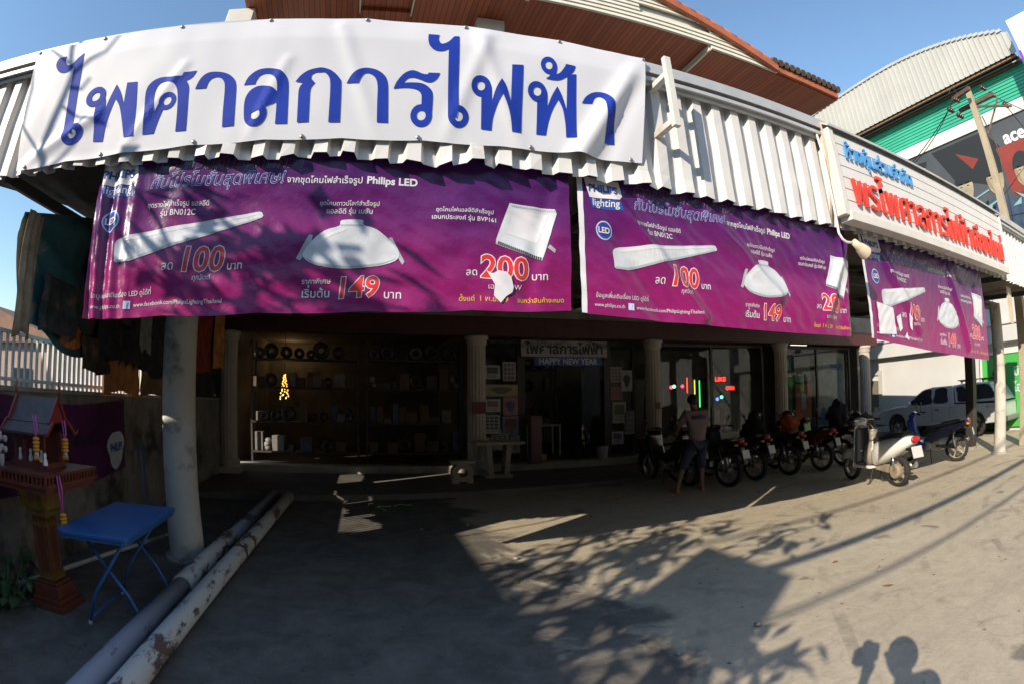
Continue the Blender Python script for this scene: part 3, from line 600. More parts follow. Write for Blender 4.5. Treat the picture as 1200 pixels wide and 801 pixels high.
def promo(S0, loc, label, n_extra=(), grp='purple promotion banners under the canopy', torn=None, hem=True):
    """A 3.3 m printed banner hung from the sheet position function S(u, v, lift)."""
    def S(u, v, l): x, y, z = S0(u, v, l); k = 3.385/3.3; return (x*k, y, 1.6+(z-1.6)*k)
    e = thing('promotion_banner', loc, label, 'banner', grp)
    mb = MB(); mb.grid(lambda u, v: S(u, v*1.04-.035, 0), 210, 60); mb.build('sheet', PURPLE, e, loc, fix=False)
    if hem: mb = MB(); mb.grid(lambda u, v: S(-.014+.0135*u, v*1.03-.03, 0), 2, 40); mb.build('hem', VINYL, e, loc, fix=False)
    W, H = 3.37, 1.03
    mb = MB()
    for t in PROMO:
        s, u0, v0, u1, v1, m, bold, sh = t[:8]; k = t[8] if len(t) > 8 else 0
        V, F, w = text2d(s, bold, sh); sc = (u1-u0)*W/w
        put(mb, [(a*sc, b*sc) for a, b in V], F, lambda a, b: S(u0+a/W, v0+(v1-v0)*(a/W)/(u1-u0)+b/H, .0028+.0014*k), m, .022)
    mb.build('lettering', INKS, e, loc, fix=False)
    def shape(name, pts, m, lift, sm=1):
        P = smooth_poly([(a*W, b*H, 0 if sm else 1) for a, b in pts], 3)
        bm = bmesh.new(); f = bm.faces.new([bm.verts.new((a, b, 0)) for a, b in P]); bmesh.ops.triangulate(bm, faces=[f]); bm.verts.index_update()
        V = [(v.co.x, v.co.y) for v in bm.verts]; F = [tuple(v.index for v in f.verts) for f in bm.faces]; bm.free()
        put(name, V, F, lambda a, b: S(a/W, b/H, lift), m, .022)
    l1 = MB(); shape(l1, [(.075,.312),(.0715,.42),(.074,.440),(.081,.456),(.094,.468),(.377,.594),(.384,.595),(.389,.590),(.393,.567),(.391,.556),(.385,.549),(.113,.303),(.080,.303)], 6, .003, 0)
    shape(l1, [(.385,.549),(.113,.303),(.080,.303),(.078,.320),(.112,.322),(.383,.560)], 7, .0045, 0); shape(l1, [(.094,.455),(.377,.582),(.384,.584),(.383,.577),(.10,.435),(.088,.44)], 0, .0045, 0)
    l1.build('lamp_picture', INKS, e, loc, fix=False)
    l2 = MB()
    shape(l2, [(.640,.434),(.646,.434),(.671,.281),(.667,.26),(.648,.362)], 7, .003, 0); shape(l2, [(.488,.443),(.495,.44),(.492,.359),(.474,.283),(.466,.293)], 7, .003, 0)
    shape(l2, [(.548,.541),(.587,.543),(.590,.508),(.615,.483),(.638,.428),(.657,.363),(.66,.308),(.644,.269),(.605,.238),(.565,.23),(.533,.236),(.5,.259),(.481,.299),(.48,.339),(.497,.413),(.516,.471),(.544,.503)], 6, .005)
    shape(l2, [(.545,.512),(.592,.512),(.59,.500),(.546,.500)], 7, .0062, 0); shape(l2, [(.50,.40),(.535,.465),(.56,.48),(.52,.42),(.505,.36)], 0, .0062)
    shape(l2, [(.484,.30),(.505,.272),(.565,.245),(.63,.27),(.655,.305),(.64,.275),(.605,.243),(.565,.235),(.533,.241),(.5,.263)], 7, .007)
    l2.build('lamp_picture', INKS, e, loc, fix=False)
    l3 = MB(); shape(l3, [(.955,.423),(.967,.387),(.965,.362),(.95,.40)], 7, .003, 0)
    shape(l3, [(.874,.707),(.969,.684),(.972,.648),(.939,.307),(.845,.408),(.846,.441)], 6, .004, 0)
    shape(l3, [(.939,.307),(.845,.408),(.847,.425),(.941,.33)], 7, .0055, 0); shape(l3, [(.885,.66),(.955,.642),(.93,.43),(.868,.49)], 0, .0055, 0)
    for k in range(22): a = .85+.085*k/21; b = .43-.096*k/21; shape(l3, [(a,b),(a+.0025,b-.003),(a+.002,b-.025),(a-.0005,b-.022)], 8, .007, 0)
    for k in range(20): a = .878+.088*k/19; b = .695-.021*k/19; shape(l3, [(a,b),(a+.0022,b),(a+.002,b-.012),(a-.0003,b-.012)], 7, .007, 0)
    l3.build('lamp_picture', INKS, e, loc, fix=False)
    lg = MB(); shape(lg, [(.003,.975),(.096,.962),(.103,.85),(.094,.818),(.08,.812),(.016,.812)], 0, .003, 0); shape(lg, [(.016,.805),(.096,.802),(.100,.727),(.022,.733)], 5, .003, 0)
    for s, u, v, w_, m, bd in (("PHILIPS",.014,.86,.076,5,.035),("lighting",.022,.752,.068,0,.01)):
        V, F, w = text2d(s, bd); sc = w_*W/w; put(lg, [(a*sc, b*sc) for a, b in V], F, lambda a, b: S(u+a/W, v+b/H, .006), m, .05)
    n = 28
    for r_, m, lf in ((1.0, 3, .003), (.86, 5, .0055), (.55, 4, .007)): shape(lg, [(.051+.022*r_*cos(2*pi*i/n), .573+.07*r_*sin(2*pi*i/n)) for i in range(n)], m, lf)
    V, F, w = text2d("LED", .03); sc = .032*W/w; put(lg, [(a*sc, b*sc) for a, b in V], F, lambda a, b: S(.034+a/W, .553+b/H, .009), 0, .05)
    fx = .108; shape(lg, [(fx,.066),(fx+.016,.066),(fx+.016,.018),(fx,.018)], 3, .003, 0)
    V, F, w = text2d("f", .05); put(lg, [(a*.05, b*.05) for a, b in V], F, lambda a, b: S(fx+.005+a/W, .025+b/H, .006), 0)
    lg.build('logo', INKS, e, loc, fix=False)
    if torn:
        tr = MB()
        for pts in torn: shape(tr, pts, 0, .012, 0)
        tr.build('torn_patch', INKS, e, loc, fix=False)
    return e
def S1(u, v, l):
    x = -2.03+3.37*u + (.05*(1-v) - .03 if u < .2 else 0)*(1-u*5); zb = 2.11+.12*u-.012*abs(sin(u*5*pi)); z = zb+(3.2-zb)*v
    k = max(0, 1-u/.13)
    y = 3.385 + .035*k*sin(u*150+v*2) + .006*noise.noise(Vector((u*40+v*9, v*11, 3))) + .035*noise.noise(Vector((u*5.5, v*2.6, 1))) + .012*noise.noise(Vector((u*15, v*6, 5)))
    y += fold(u*3.37, v, 3.25, .95, 3.05, .05, .06, .02) - fold(u*3.37, v, .35, .1, .75, .75, .10, .012) - .012*math.exp(-((u-.1)/.02)**2)*(1-v)
    return (x, y-l, z)
def S2(u, v, l):
    x = 1.45+(2.87+.10*v)*u; zb = 2.21-.08*u-.02*sin(pi*u); zt = 3.2-.06*u; z = zb+(zt-zb)*v; X = u*2.87
    y = 3.385 + .007*noise.noise(Vector((u*34+v*9, v*10, 7))) + .03*noise.noise(Vector((u*4, v*2, 21))) - fold(X, v, .12, .92, .95, .02, .06, .045) - fold(X, v, .95, .92, 1.75, .25, .07, .055) + fold(X, v, .15, .7, .6, .0, .10, .03) + fold(X, v, 1.2, .5, 2.6, .45, .12, .02)
    y -= fold(X, v, 2.35, .02, 2.75, .85, .06, .05) - .06*max(0, (u-.94)/.06)**2 + .02*sin(u*60)*max(0, (u-.85)/.15)
    return (x, y-l, z)
def S3(u, v, l):
    x = 4.66+(3.34+.05*v)*u-.04*v; zb = 2.12-.22*u-.02*sin(pi*u); zt = 3.2-.04*u; z = zb+(zt-zb)*v; X = u*3.3
    y = 3.385 + .007*noise.noise(Vector((u*34-v*9, v*10, 17))) + .03*noise.noise(Vector((u*4, v*2, 41))) - fold(X, v, .3, .85, 1.0, .15, .07, .045) - fold(X, v, 1.95, .9, 2.5, .1, .07, .06) + .014*sin(u*18)*(1-v)*.6 + fold(X, v, 2.3, .9, 2.9, .75, .12, .03)
    return (x, y-l, z)
promo(S1, (-.35, 3.385, 2.65), 'purple lamp promotion banner hung below the white banner, its 200 price torn', hem=False, torn=[[(.827,.228),(.839,.208),(.85,.23),(.865,.224),(.875,.189),(.88,.125),(.877,.089),(.864,.06),(.854,.018),(.841,.063),(.843,.137),(.837,.172)]])
promo(S2, (2.9, 3.385, 2.65), 'creased purple lamp promotion banner in the middle, below bare white corrugated sheet')
promo(S3, (6.3, 3.385, 2.6), 'purple lamp promotion banner with torn corner, hung below the red lettered sign', torn=[[(.03,.02),(.03,.32),(.13,.30),(.135,.05)],[(.145,.22),(.175,.26),(.18,.12),(.16,.08)],[(.19,.04),(.21,.10),(.22,.02)],[(.23,.28),(.25,.24),(.248,.12),(.236,.14)]])

# ---------------------------------------------------------------- box sign with raised letters
BOARD = mat('sign_board', (0.62, 0.615, 0.60), 0.5, nz=(2, .05), dirt=(2, (.5,.46,.38), .7)); BLUEL = mat('blue_raised_letters', (0.06,0.27,0.58), .35); REDL = mat('red_raised_letters', (0.62,0.045,0.03), .4, nz=(5,.15))
sg = thing('box_sign', (6.7, 3.12, 3.7), 'white boarded box sign with red and blue raised Thai letters', 'shop sign'); GO = (6.7, 3.12, 3.7)
mb = MB(); z = 3.29
while z < 4.13:
    h = min(.125, 4.16-z); mb.prism([(3.135,z),(3.135,z+h-.012),(3.15,z+h-.006),(3.15,z+h),(3.20,z+h),(3.20,z)], 'x', 4.24, 9.05); z += h
mb.build('board', BOARD, sg, GO)
mb = MB(); mb.box((4.16,3.11,3.24),(4.239,3.26,4.18)); mb.box((9.051,3.11,3.24),(9.12,3.26,4.18)); mb.box((4.24,3.09,3.19),(9.05,3.255,3.285)); mb.build('frame', WHITE, sg, GO, bevel=.006)
mb = MB(); mb.prism([(3.08,4.182),(3.08,4.21),(3.30,4.312),(3.30,4.306),(3.10,4.19)], 'x', 4.15, 9.14); mb.build('cover_strip', GREYTRIM, sg, GO)
mb = MB(); letters(mb, "ห้างหุ้นส่วนจำกัด", (4.36,3.125,3.88), (1,0,0), (0,0,1), .24, 0, .004, .025, width=1.42); mb.build('blue_lettering', BLUEL, sg, GO)
mb = MB(); letters(mb, "พรไพศาลการไฟฟ้าเชียงใหม่", (4.36,3.125,3.375), (1,0,0), (0,0,1), .50, 0, .0, .035, width=4.55); mb.build('red_lettering', REDL, sg, GO)
# a white frame bracket, a conduit with a floodlight, and a loose board on the canopy
br = thing('bracket_frame', (2.33, 3.1, 4.1), 'white steel ladder bracket sticking out from the canopy beside the white banner', 'bracket')
mb = MB(); mb.box((2.10,2.98,3.58),(2.16,3.03,4.24)); mb.build('upright', WHITE, br, (2.33,3.1,4.1), bevel=.004)
for z in (4.08, 3.64): mb = MB(); mb.box((2.105,3.031,z-.025),(2.155,3.32,z+.025)); mb.build('arm', WHITE, br, (2.33,3.1,4.1))
fl = thing('floodlight', (4.12, 3.2, 3.5), 'cream spot lamp on a bent white conduit beside the box sign', 'floodlight')
FO = (4.12, 3.2, 3.5)
mb = MB(); mb.tube([(4.10,3.24,4.16),(4.08,3.2,3.9),(4.04,3.16,3.4),(4.0,3.12,3.02),(4.02,3.10,2.96),(4.07,3.09,2.935),(4.22,3.08,2.945)], .014, 8); mb.build('conduit', WHITE, fl, FO)
mb = MB(); R = Matrix.Rotation(radians(60), 4, 'Z') @ Matrix.Rotation(radians(25), 4, 'X'); mb.T = Matrix.Translation((4.24,3.06,2.90)) @ Matrix.Rotation(radians(115), 4, 'Y')
mb.lathe((0,0,0), [(0,-.10),(.035,-.10),(.04,-.03),(.055,.0),(.07,.07),(.072,.10)], 18); mb.build('lamp_head', mat('cream_enamel', (.62,.52,.38), .4), fl, FO)
mb = MB(); mb.T = Matrix.Translation((4.24,3.06,2.90)) @ Matrix.Rotation(radians(115), 4, 'Y'); mb.lathe((0,0,0), [(0,.095),(.068,.095)], 18); mb.build('lens', CHROME, fl, FO)
mb = MB(); mb.box((9.86,3.50,2.50),(10.12,3.52,3.14), R=Matrix.Rotation(radians(3), 3, 'Y')); tag(mb.build('hanging_board', mat('beige_board', (.55,.46,.34), .8, nz=(3,.15)), off=(9.99,3.51,2.8)), 'beige board hanging under the canopy edge above the round pillar', 'board')
mb = MB(); mb.tube([(4.155,3.19,4.25),(4.15,3.2,3.9),(4.145,3.25,3.5),(4.14,3.3,3.2)], .012, 8); tag(mb.build('drain_pipe', mat('tan_pipe', (.45,.33,.24), .6), off=(4.15,3.2,3.7)), 'thin tan pipe running down the canopy edge beside the box sign', 'pipe')

# ---------------------------------------------------------------- the left boundary: wall, railing, hung cloths
fw = thing('boundary_wall', (-3.2, 5, 0), 'stained concrete boundary wall with white bar railing on top', 'wall'); FO = (-3.2, 5, 0)
mb = MB(); mb.box((-3.3,-2.5,0),(-3.06,11.0,1.56)); mb.build('wall', mat('mouldy_wall', (.20,.18,.155), .9, nz=(2.2,.35), dirt=(1.5,(.05,.045,.04),.5), bump=(16,.5)), fw, FO, bevel=.01)
mb = MB(); mb.box((-3.32,-2.5,1.561),(-3.04,11.0,1.60)); mb.build('coping', CONC, fw, FO)
mb = MB(); RAILW = mat('white_railing_paint', (.62,.64,.66), .5, nz=(4,.1), dirt=(6,(.3,.2,.14),.68))
mb.box((-3.20,-2.5,1.64),(-3.16,11,1.67)); mb.box((-3.20,-2.5,2.02),(-3.16,11,2.05))
y = -2.4
while y < 11: mb.box((-3.192,y,1.60),(-3.168,y+.024,2.02) ); y += .105
mb.build('railing', RAILW, fw, FO)
def cloth_mat(name, f):
    m = mat(name, (.1,.1,.1), .75); t = m.node_tree; f(t, t.nodes['Principled BSDF'], t.links.new); return m
def teal(t, b, L):
    tc = t.nodes.new('ShaderNodeTexCoord'); sp = t.nodes.new('ShaderNodeSeparateXYZ'); L(tc.outputs['Object'], sp.inputs[0])
    n = t.nodes.new('ShaderNodeTexNoise'); n.inputs['Scale'].default_value = 2.2; n.inputs['Detail'].default_value = 8; n.inputs['Distortion'].default_value = 1.5; L(tc.outputs['Object'], n.inputs['Vector'])
    a = t.nodes.new('ShaderNodeMath'); a.operation = 'MULTIPLY_ADD'; a.inputs[1].default_value = 1.5; L(n.outputs['Fac'], a.inputs[0]); L(sp.outputs[1], a.inputs[2])
    r = t.nodes.new('ShaderNodeMapRange'); r.inputs['From Min'].default_value = -1.3; r.inputs['From Max'].default_value = 3.0; L(a.outputs[0], r.inputs['Value'])
    c = t.nodes.new('ShaderNodeValToRGB'); e = c.color_ramp.elements
    e[0].position = 0; e[0].color = (.42,.36,.27,1); e[1].position = 1; e[1].color = (.03,.022,.02,1)
    for p, q in ((.13,(.30,.32,.28)),(.17,(.05,.20,.22)),(.30,(.04,.13,.17)),(.40,(.03,.05,.065)),(.46,(.10,.055,.03)),(.54,(.03,.025,.03)),(.62,(.07,.04,.025)),(.72,(.025,.02,.02))): k = e.new(p); k.color = (*q,1)
    L(r.outputs[0], c.inputs[0]); L(c.outputs[0], b.inputs['Base Color'])
tp = thing('faded_poster_tarp', (-3.0, 5.3, 2.5), 'faded teal and brown printed tarp bunched up under the canopy side', 'tarp'); TO = (-3.0, 5.3, 2.5)
def tarpf(u, v):
    y = 3.66+4.2*u; zb = 2.10-.24*min(1, u*2.4)+.05*sin(u*21); zt = 2.98+.03*u; zt += .34*min(1, u*3.5); z = zb+(zt-zb)*v
    x = -3.01 - .04*sin(16*atan2(2.98-z, y-3.5))*min(1, (y-3.5)*.8) + .05*noise.noise(Vector((y*2, z*2, 3))); return (x, y+.06*sin(z*4)*(1-u), z)
mb = MB(); mb.grid(tarpf, 90, 24); mb.build('sheet', cloth_mat('teal_tarp', teal), tp, TO, fix=False)
mb = MB(); V = [(.16,.10),(.20,.05),(.26,.06),(.31,.12),(.29,.22),(.25,.28),(.21,.36),(.19,.26),(.165,.20)]
P = smooth_poly([(a,b,0) for a,b in V], 4); bm = bmesh.new(); f = bm.faces.new([bm.verts.new((a,b,0)) for a,b in P]); bmesh.ops.triangulate(bm, faces=[f]); bm.verts.index_update()
put(mb, [(v.co.x,v.co.y) for v in bm.verts], [tuple(v.index for v in f.verts) for f in bm.faces], lambda a,b: tuple(Vector(tarpf(a,b))+Vector((.012,0,0))), 0, .03); bm.free()
mb.build('printed_flower', mat('orange_flower_print', (.62,.17,.03), .7, nz=(14,.5)), tp, TO, fix=False)
def hang(name, y0, y1, z0, z1, x, m, label, cat, seed, amp=.04, fq=9, top=0.0, cap=None):
    mb = MB(); mb.grid(lambda u, v: (x + amp*sin(u*fq*2+seed)*(1-.6*v) + amp*noise.noise(Vector((u*3, v*2, seed))), y0+(y1-y0)*u, z0+(z1-z0)*v + .03*sin(u*7+seed)*(1-v) + top*u*v), 40, 14)
    return tag(mb.build(name, m, off=(x, (y0+y1)/2, (z0+z1)/2), solid=.004), label, cat)
CLOTHD = mat('dark_cloth', (.035,.028,.027), .9, nz=(6,.5)); 
hang('dark_cloth', 6.3, 7.9, 1.92, 2.95, -2.93, CLOTHD, 'dark patterned cloth hanging behind the white pillar beside the tarp', 'cloth', 2)
hang('pale_cloth', 6.25, 6.62, 2.12, 2.7, -2.86, mat('grey_print_cloth', (.22,.21,.19), .9, nz=(8,.4)), 'narrow grey cloth strip hung over the dark cloth', 'cloth', 4, .015)
hang('orange_awning', 5.56, 6.6, 1.60, 2.0, -3.0, mat('orange_cloth', (.42,.16,.045), .8, nz=(9,.3)), 'pleated orange cloth draped over the railing', 'cloth', 5, .03, 16)
hang('tan_cloth', 6.65, 8.2, 1.58, 1.98, -3.0, mat('tan_cloth', (.20,.11,.06), .9, nz=(5,.4)), 'dull tan cloth draped on the railing behind the pillar', 'cloth', 6, .02)
hang('long_sun_blocking_cloth', 7.95, 11.0, 1.95, 3.55, -3.12, CLOTHD, 'long dark cloth added along the side under the canopy roof to block sun', 'cloth', 3)  # added to keep low sun off the walkway and plinth
hang('sun_blocking_cloth', 9.25, 11.5, 1.54, 3.5, -3.14, CLOTHD, 'dark cloth added behind the fluted corner column to block sun', 'cloth', 29, .02)  # added blocker: stops sun patches on the plinth and the shelves
hang('red_flag', 8.2, 9.6, 2.02, 3.3, -2.85, mat('red_print_cloth', (.28,.04,.03), .8, nz=(7,.6)), 'red and orange printed cloth hanging between pillar and fluted column', 'cloth', 8, .03, 5, -.1)
hang('orange_flag', 9.5, 10.3, 2.15, 3.1, -2.8, mat('orange_print_cloth', (.55,.22,.06), .8, nz=(5,.5)), 'faded orange cloth strip hanging next to the fluted column', 'cloth', 9, .03, 5, .1)
# purple banner tied along the wall
fb = thing('wall_banner', (-3.03, 4.4, 1.1), 'dark purple banner with white cut-out tied along the boundary wall', 'banner'); BO = (-3.03,4.4,1.1)
def fbf(u, v, l=0): return (-3.02 + .018*noise.noise(Vector((u*7, v*3, 2)))+l, 2.4+3.75*u, .70+.04*sin(u*7)+(1.50-.70)*v)
mb = MB(); mb.grid(fbf, 60, 14); mb.build('sheet', mat('dark_purple_vinyl', (.085,.014,.075), .45, nz=(2,.3)), fb, BO, fix=False)
mb = MB(); n = 24; P = [(.925+.06*cos(2*pi*i/n)*(1+.12*sin(5*2*pi*i/n)), .33+.27*sin(2*pi*i/n)*(1+.12*sin(3*2*pi*i/n))) for i in range(n)]
put(mb, [(.925,.33)]+P, [(0,1+i,1+(i+1) % n) for i in range(n)], lambda a,b: fbf(a,b,.006), 0, .03)
V, F, w = text2d("PHILIPS", .03); put(mb, [(a,b) for a,b in V], F, lambda a,b: fbf(.88+a*.09/w, .30+b*.16, .010), 1, .2)
V, F, w = text2d("LIGHTING CARNIVAL", .02); put(mb, V, F, lambda a,b: fbf(.18+a*.62/w, .48+b*.22, .008), 2, .5)
mb.build('printing', [INK_W, INK_B, INK_K], fb, BO, fix=False)
hang('ragged_strip', 3.62, 3.86, 2.0, 3.0, -2.95, mat('ragged_canvas', (.34,.28,.19), .9, nz=(7,.35)), 'ragged tan canvas strip hanging at the near edge of the teal tarp', 'cloth', 11, .03, 7)
hang('brown_rag', 4.9, 5.6, 1.80, 2.15, -2.97, mat('brown_rag_cloth', (.07,.045,.03), .9, nz=(9,.6), dirt=(6,(.20,.12,.07),.56)), 'dark brown patterned rag hanging over the lower edge of the tarp', 'cloth', 13, .05, 8)
hang('patterned_cloth', 5.2, 6.5, 1.95, 2.9, -2.90, mat('patterned_dark_cloth', (.03,.024,.024), .9, nz=(10,.7), dirt=(8,(.11,.07,.05),.6)), 'dark patterned cloth sagging beside the grey cloth strip', 'cloth', 17, .06, 6)
hang('floral_rag', 3.95, 4.75, 2.06, 2.55, -2.92, mat('floral_rag_cloth', (.05,.06,.06), .9, nz=(7,.6), dirt=(5,(.34,.12,.04),.58)), 'grey rag with orange print draped low over the teal tarp', 'cloth', 19, .05, 9)
hang('black_sack', 4.9, 6.1, 2.35, 3.2, -2.90, mat('black_sack_film', (.014,.014,.016), .4), 'black sack cloth hanging above the patterned cloth beside the tarp', 'cloth', 23, .06, 5)
# two blue chairs' poles: thin blue stakes leaning on the wall
for i, (y, l) in enumerate(((6.35,'near'),(6.5,'far'))):
    mb = MB(); mb.tube([(-2.85,y,0),(-2.93,y+.02,1.0)], .014, 8); tag(mb.build('blue_stake', mat('blue_pipe', (.05,.12,.25), .5), off=(-2.85,y,0)), f'thin blue stake leaning on the wall behind the blue table', 'stake', 'blue stakes leaning on the wall')
mb = MB(); mb.tube([(-3.0,3.0,.10),(-2.55,4.6,.11),(-2.2,5.6,.12)], .022, 8); tag(mb.build('plastic_pipe', PILLAR, off=(-2.6,4.4,.1)), 'thin pale pipe lying on the ground behind the spirit house', 'pipe')

# ---------------------------------------------------------------- spirit house
SHR = mat('shrine_red_tile', (.15,.04,.022), .45, nz=(9,.2)); SHG = mat('shrine_gold', (.24,.145,.03), .4, .2, nz=(12,.3)); SHD = mat('shrine_roof', (.085,.06,.055), .5, nz=(14,.3)); SHDK = mat('shrine_dark', (.06,.025,.02), .5)
FLOWER_Y = mat('marigold', (.68,.30,.03), .8, nz=(40,.3)); FLOWER_W = mat('jasmine', (.75,.73,.66), .8, nz=(40,.1)); RIBBON = mat('pink_ribbon', (.62,.09,.35), .5)
sh = thing('spirit_house', (-2.5, 3.42, 0), 'red and gold Thai spirit house on a tall pillar by the wall', 'spirit house', rz=radians(-4)); sh.scale = (.80, .80, .95)
mb = MB(); 
for s, z0, z1 in ((.22,0,.06),(.19,.06,.10),(.165,.10,.20),(.14,.20,.225)): mb.box((-s,-s,z0),(s,s,z1))
mb.build('pedestal', SHR, sh, bevel=.008)
mb = MB(); mb.box((-.095,-.095,.225),(.095,.095,.74))
mb.build('post', SHR, sh, bevel=.01)
mb = MB()
for a in (-1, 1):
    for b in (-1, 1):
        mb.box((a*.06-.004,b*.0975-.002,.30),(a*.06+.004,b*.0975+.002,.68)); mb.box((b*.0975-.002,a*.06-.004,.30),(b*.0975+.002,a*.06+.004,.68))
for q in range(12):
    x = -.095+.19*q/11
    for zz, hh in ((.235,.07),(.66,.05)):
        for b in (-1,1): mb.prism([(x-.009,zz),(x+.009,zz),(x,zz+hh)], 'y', b*.1015-.003, b*.1015+.003); mb.prism([(x-.009,zz),(x+.009,zz),(x,zz+hh)], 'x', b*.1015-.003, b*.1015+.003)
mb.build('gold_inlay', SHG, sh)
mb = MB()
for q in range(4):
    for k in range(9):
        R = Matrix.Rotation(q*pi/2, 4, 'Z'); x = -.13+.26*k/8; mb.T = R
        mb.add([(x-.018,-.10,.76),(x+.018,-.10,.76),(x*1.5+.026,-.19,.965),(x*1.5-.026,-.19,.965),(x,-.125,.76),(x*1.5,-.215,.965)], [(0,4,5,3),(4,1,2,5),(0,3,2,1)])
mb.T = None; mb.box((-.11,-.11,.735),(.11,.11,.775)); mb.box((-.17,-.17,.80),(.17,.17,.96)); mb.build('capital', SHG, sh)
mb = MB(); mb.box((-.42,-.42,.97),(.42,.42,1.01)); mb.box((-.45,-.45,1.01),(.45,.45,1.035)); mb.box((-.44,-.44,1.085),(.44,.44,1.105))
for q in range(4):
    mb.T = Matrix.Rotation(q*pi/2, 4, 'Z')
    for k in range(17): x = -.43+.86*k/16; mb.box((x-.01,-.44,1.035),(x+.01,-.42,1.085))
mb.T = None; mb.box((-.41,-.41,1.036),(.41,.41,1.05)); mb.build('balustrade', SHR, sh)
mb = MB(); mb.box((-.24,-.17,1.106),(.24,.17,1.15))
for x in (-.20,-.07,.07,.20):
    for y in (-.14,.14): mb.box((x-.014,y-.014,1.15),(x+.014,y+.014,1.36))
for y in (-.14,.14):
    for x in (-.135,0,.135): mb.prism([(x-.05,1.31),(x-.025,1.345),(x,1.362),(x+.025,1.345),(x+.05,1.31),(x+.06,1.37),(x-.06,1.37)], 'y', y-.008, y+.008)
mb.box((-.22,.08,1.15),(.22,.09,1.36)); mb.build('shrine_hall', SHR, sh)
mb = MB()
for s in (-1, 1):
    mb.prism([(s*.0,1.62),(s*.08,1.50),(s*.14,1.44),(s*.14,1.425),(s*.06,1.49),(0,1.59)], 'x', -.27, .27)
    mb.prism([(s*.13,1.44),(s*.235,1.365),(s*.235,1.35),(s*.12,1.425)], 'x', -.31, .31)
mb.build('roof', SHD, sh)
mb = MB()
for e in (-1, 1):
    for s in (-1, 1): mb.bar((e*.285,s*.0,1.625),(e*.285,s*.15,1.435),.02,.03); mb.bar((e*.32,s*.13,1.445),(e*.32,s*.245,1.355),.02,.03); mb.tube([(e*.32,s*.24,1.36),(e*.33,s*.27,1.36),(e*.34,s*.28,1.40)], [.012,.009,.003], 6)
    mb.tube([(e*.285,0,1.62),(e*.31,0,1.68),(e*.29,0,1.72),(e*.31,0,1.76)], [.016,.013,.009,.003], 6)
    mb.prism([(-.135,1.44),(.135,1.44),(0,1.60)], 'x', e*.268-.004, e*.268+.004)
mb.build('gable_board', mat('shrine_bright_red', (.22,.035,.03), .4), sh)
mb = MB()
for k, (x, y) in enumerate(((-.17,-.1),(-.02,-.1),(.13,-.1),(.3,-.25))): mb.lathe((x,y,1.15), [(0,.09),(.012,.085),(.016,.07),(.012,.055),(.022,.03),(.024,0)], 10)
mb.build('offering_figures', FLOWER_W, sh)
def garland(x, y, z, label, ln=.10, rib=.05):
    g = thing('flower_garland', (x, y, z), label, 'garland', 'garlands hung on the spirit house')
    mb = MB(); mb.tube([(0,0,rib+.10),(.012,.004,rib),(.0,.0,0)], .006, 6); mb.tube([(-.03,.01,rib+.10),(-.01,.006,rib*.4),(.006,.0,0)], .006, 6); mb.build('ribbon', RIBBON, g)
    mb = MB(); 
    for k in range(4): mb.ball((0,0,-.015-k*.024), (.030+.004*(k % 2),.030,.015), 10, j=.3)
    mb.build('marigolds', FLOWER_Y, g)
    mb = MB(); 
    for a in (-.016,.0,.016): mb.tube([(a*.6,0,-.09),(a,0,-.09-ln*.6)], .006, 6)
    mb.build('jasmine_strand', FLOWER_W, g)
    mb = MB(); 
    for a in (-.016,.0,.016): mb.ball((a,0,-.10-ln*.6), (.012,.012,.018), 8)
    mb.build('tassel', FLOWER_Y, g)
garland(-2.12, 3.16, .80, 'marigold garland on a pink ribbon hanging below the spirit house tray', .09, .14)
garland(-2.34, 3.18, 1.28, 'marigold garland hanging from the near eave of the spirit house', .07, .04)
garland(-2.22, 3.42, 1.27, 'marigold garland hanging at the gable end of the spirit house', .06, .02)
vs2 = thing('flower_vase', (-2.72, 3.18, 1.003), 'small glass vase standing on the left of the spirit house tray', 'vase')
mb = MB(); mb.lathe((0,0,0), [(0,0),(.05,.0),(.055,.012),(.02,.02),(.018,.05),(.03,.09),(.028,.13)], 14); mb.build('vase', mat('glazed_vase', (.35,.37,.36), .2), vs2)
mb = MB(); rl = random.Random(2)
for k in range(7): mb.ball((rl.uniform(-.03,.03),rl.uniform(-.03,.03),.15+.15*rl.random()), (.022,.022,.026), 8, j=.3)
mb.build('flowers', mat('dull_flowers', (.42,.36,.36), .8, nz=(30,.4)), vs2)

# ---------------------------------------------------------------- blue folding table
BLUET = mat('blue_table_plastic', (.026,.11,.30), .5, nz=(5,.15), dirt=(7,(.05,.10,.2),.6), bump=(60,.15)); BLUEM = mat('blue_steel_tube', (.03,.12,.33), .45, nz=(10,.2))
bt = thing('folding_table', (-1.84, 3.57, 0), 'blue rectangular folding table with crossed tube legs', 'table', rz=radians(2))
mb = MB(); n = 6; P = []
for cx, cy, a0 in ((.24,.50,0),(-.24,.50,90),(-.24,-.50,180),(.24,-.50,270)):
    for k in range(n+1): a = radians(a0+90*k/n); P.append((cx+.05*cos(a), cy+.05*sin(a)))
mb.prism(P, 'z', .695, .725); mb.build('table_top', BLUET, bt, bevel=.006)
mb = MB(); mb.prism([(a*.96,b*.98) for a,b in P], 'z', .675, .694); mb.build('rim', BLUET, bt)
for sy in (-.34, .34):
    for s in (-1, 1):
        mb = MB(); yy = sy + s*.012; mb.tube([(s*.24,yy,.015),(s*.13,yy,.26),(-s*.20,yy,.685)], .0125, 8)
        lg = mb.build('leg', BLUEM, bt); mb = MB(); mb.tube([(s*.243,yy,.0),(s*.236,yy,.028)], .016, 8); mb.build('foot_cap', WHITE, lg)
for s in (-1, 1):
    mb = MB(); mb.tube([(s*.225,-.35,.05),(s*.225,.35,.05)], .011, 8); mb.build('crossbar', BLUEM, bt)

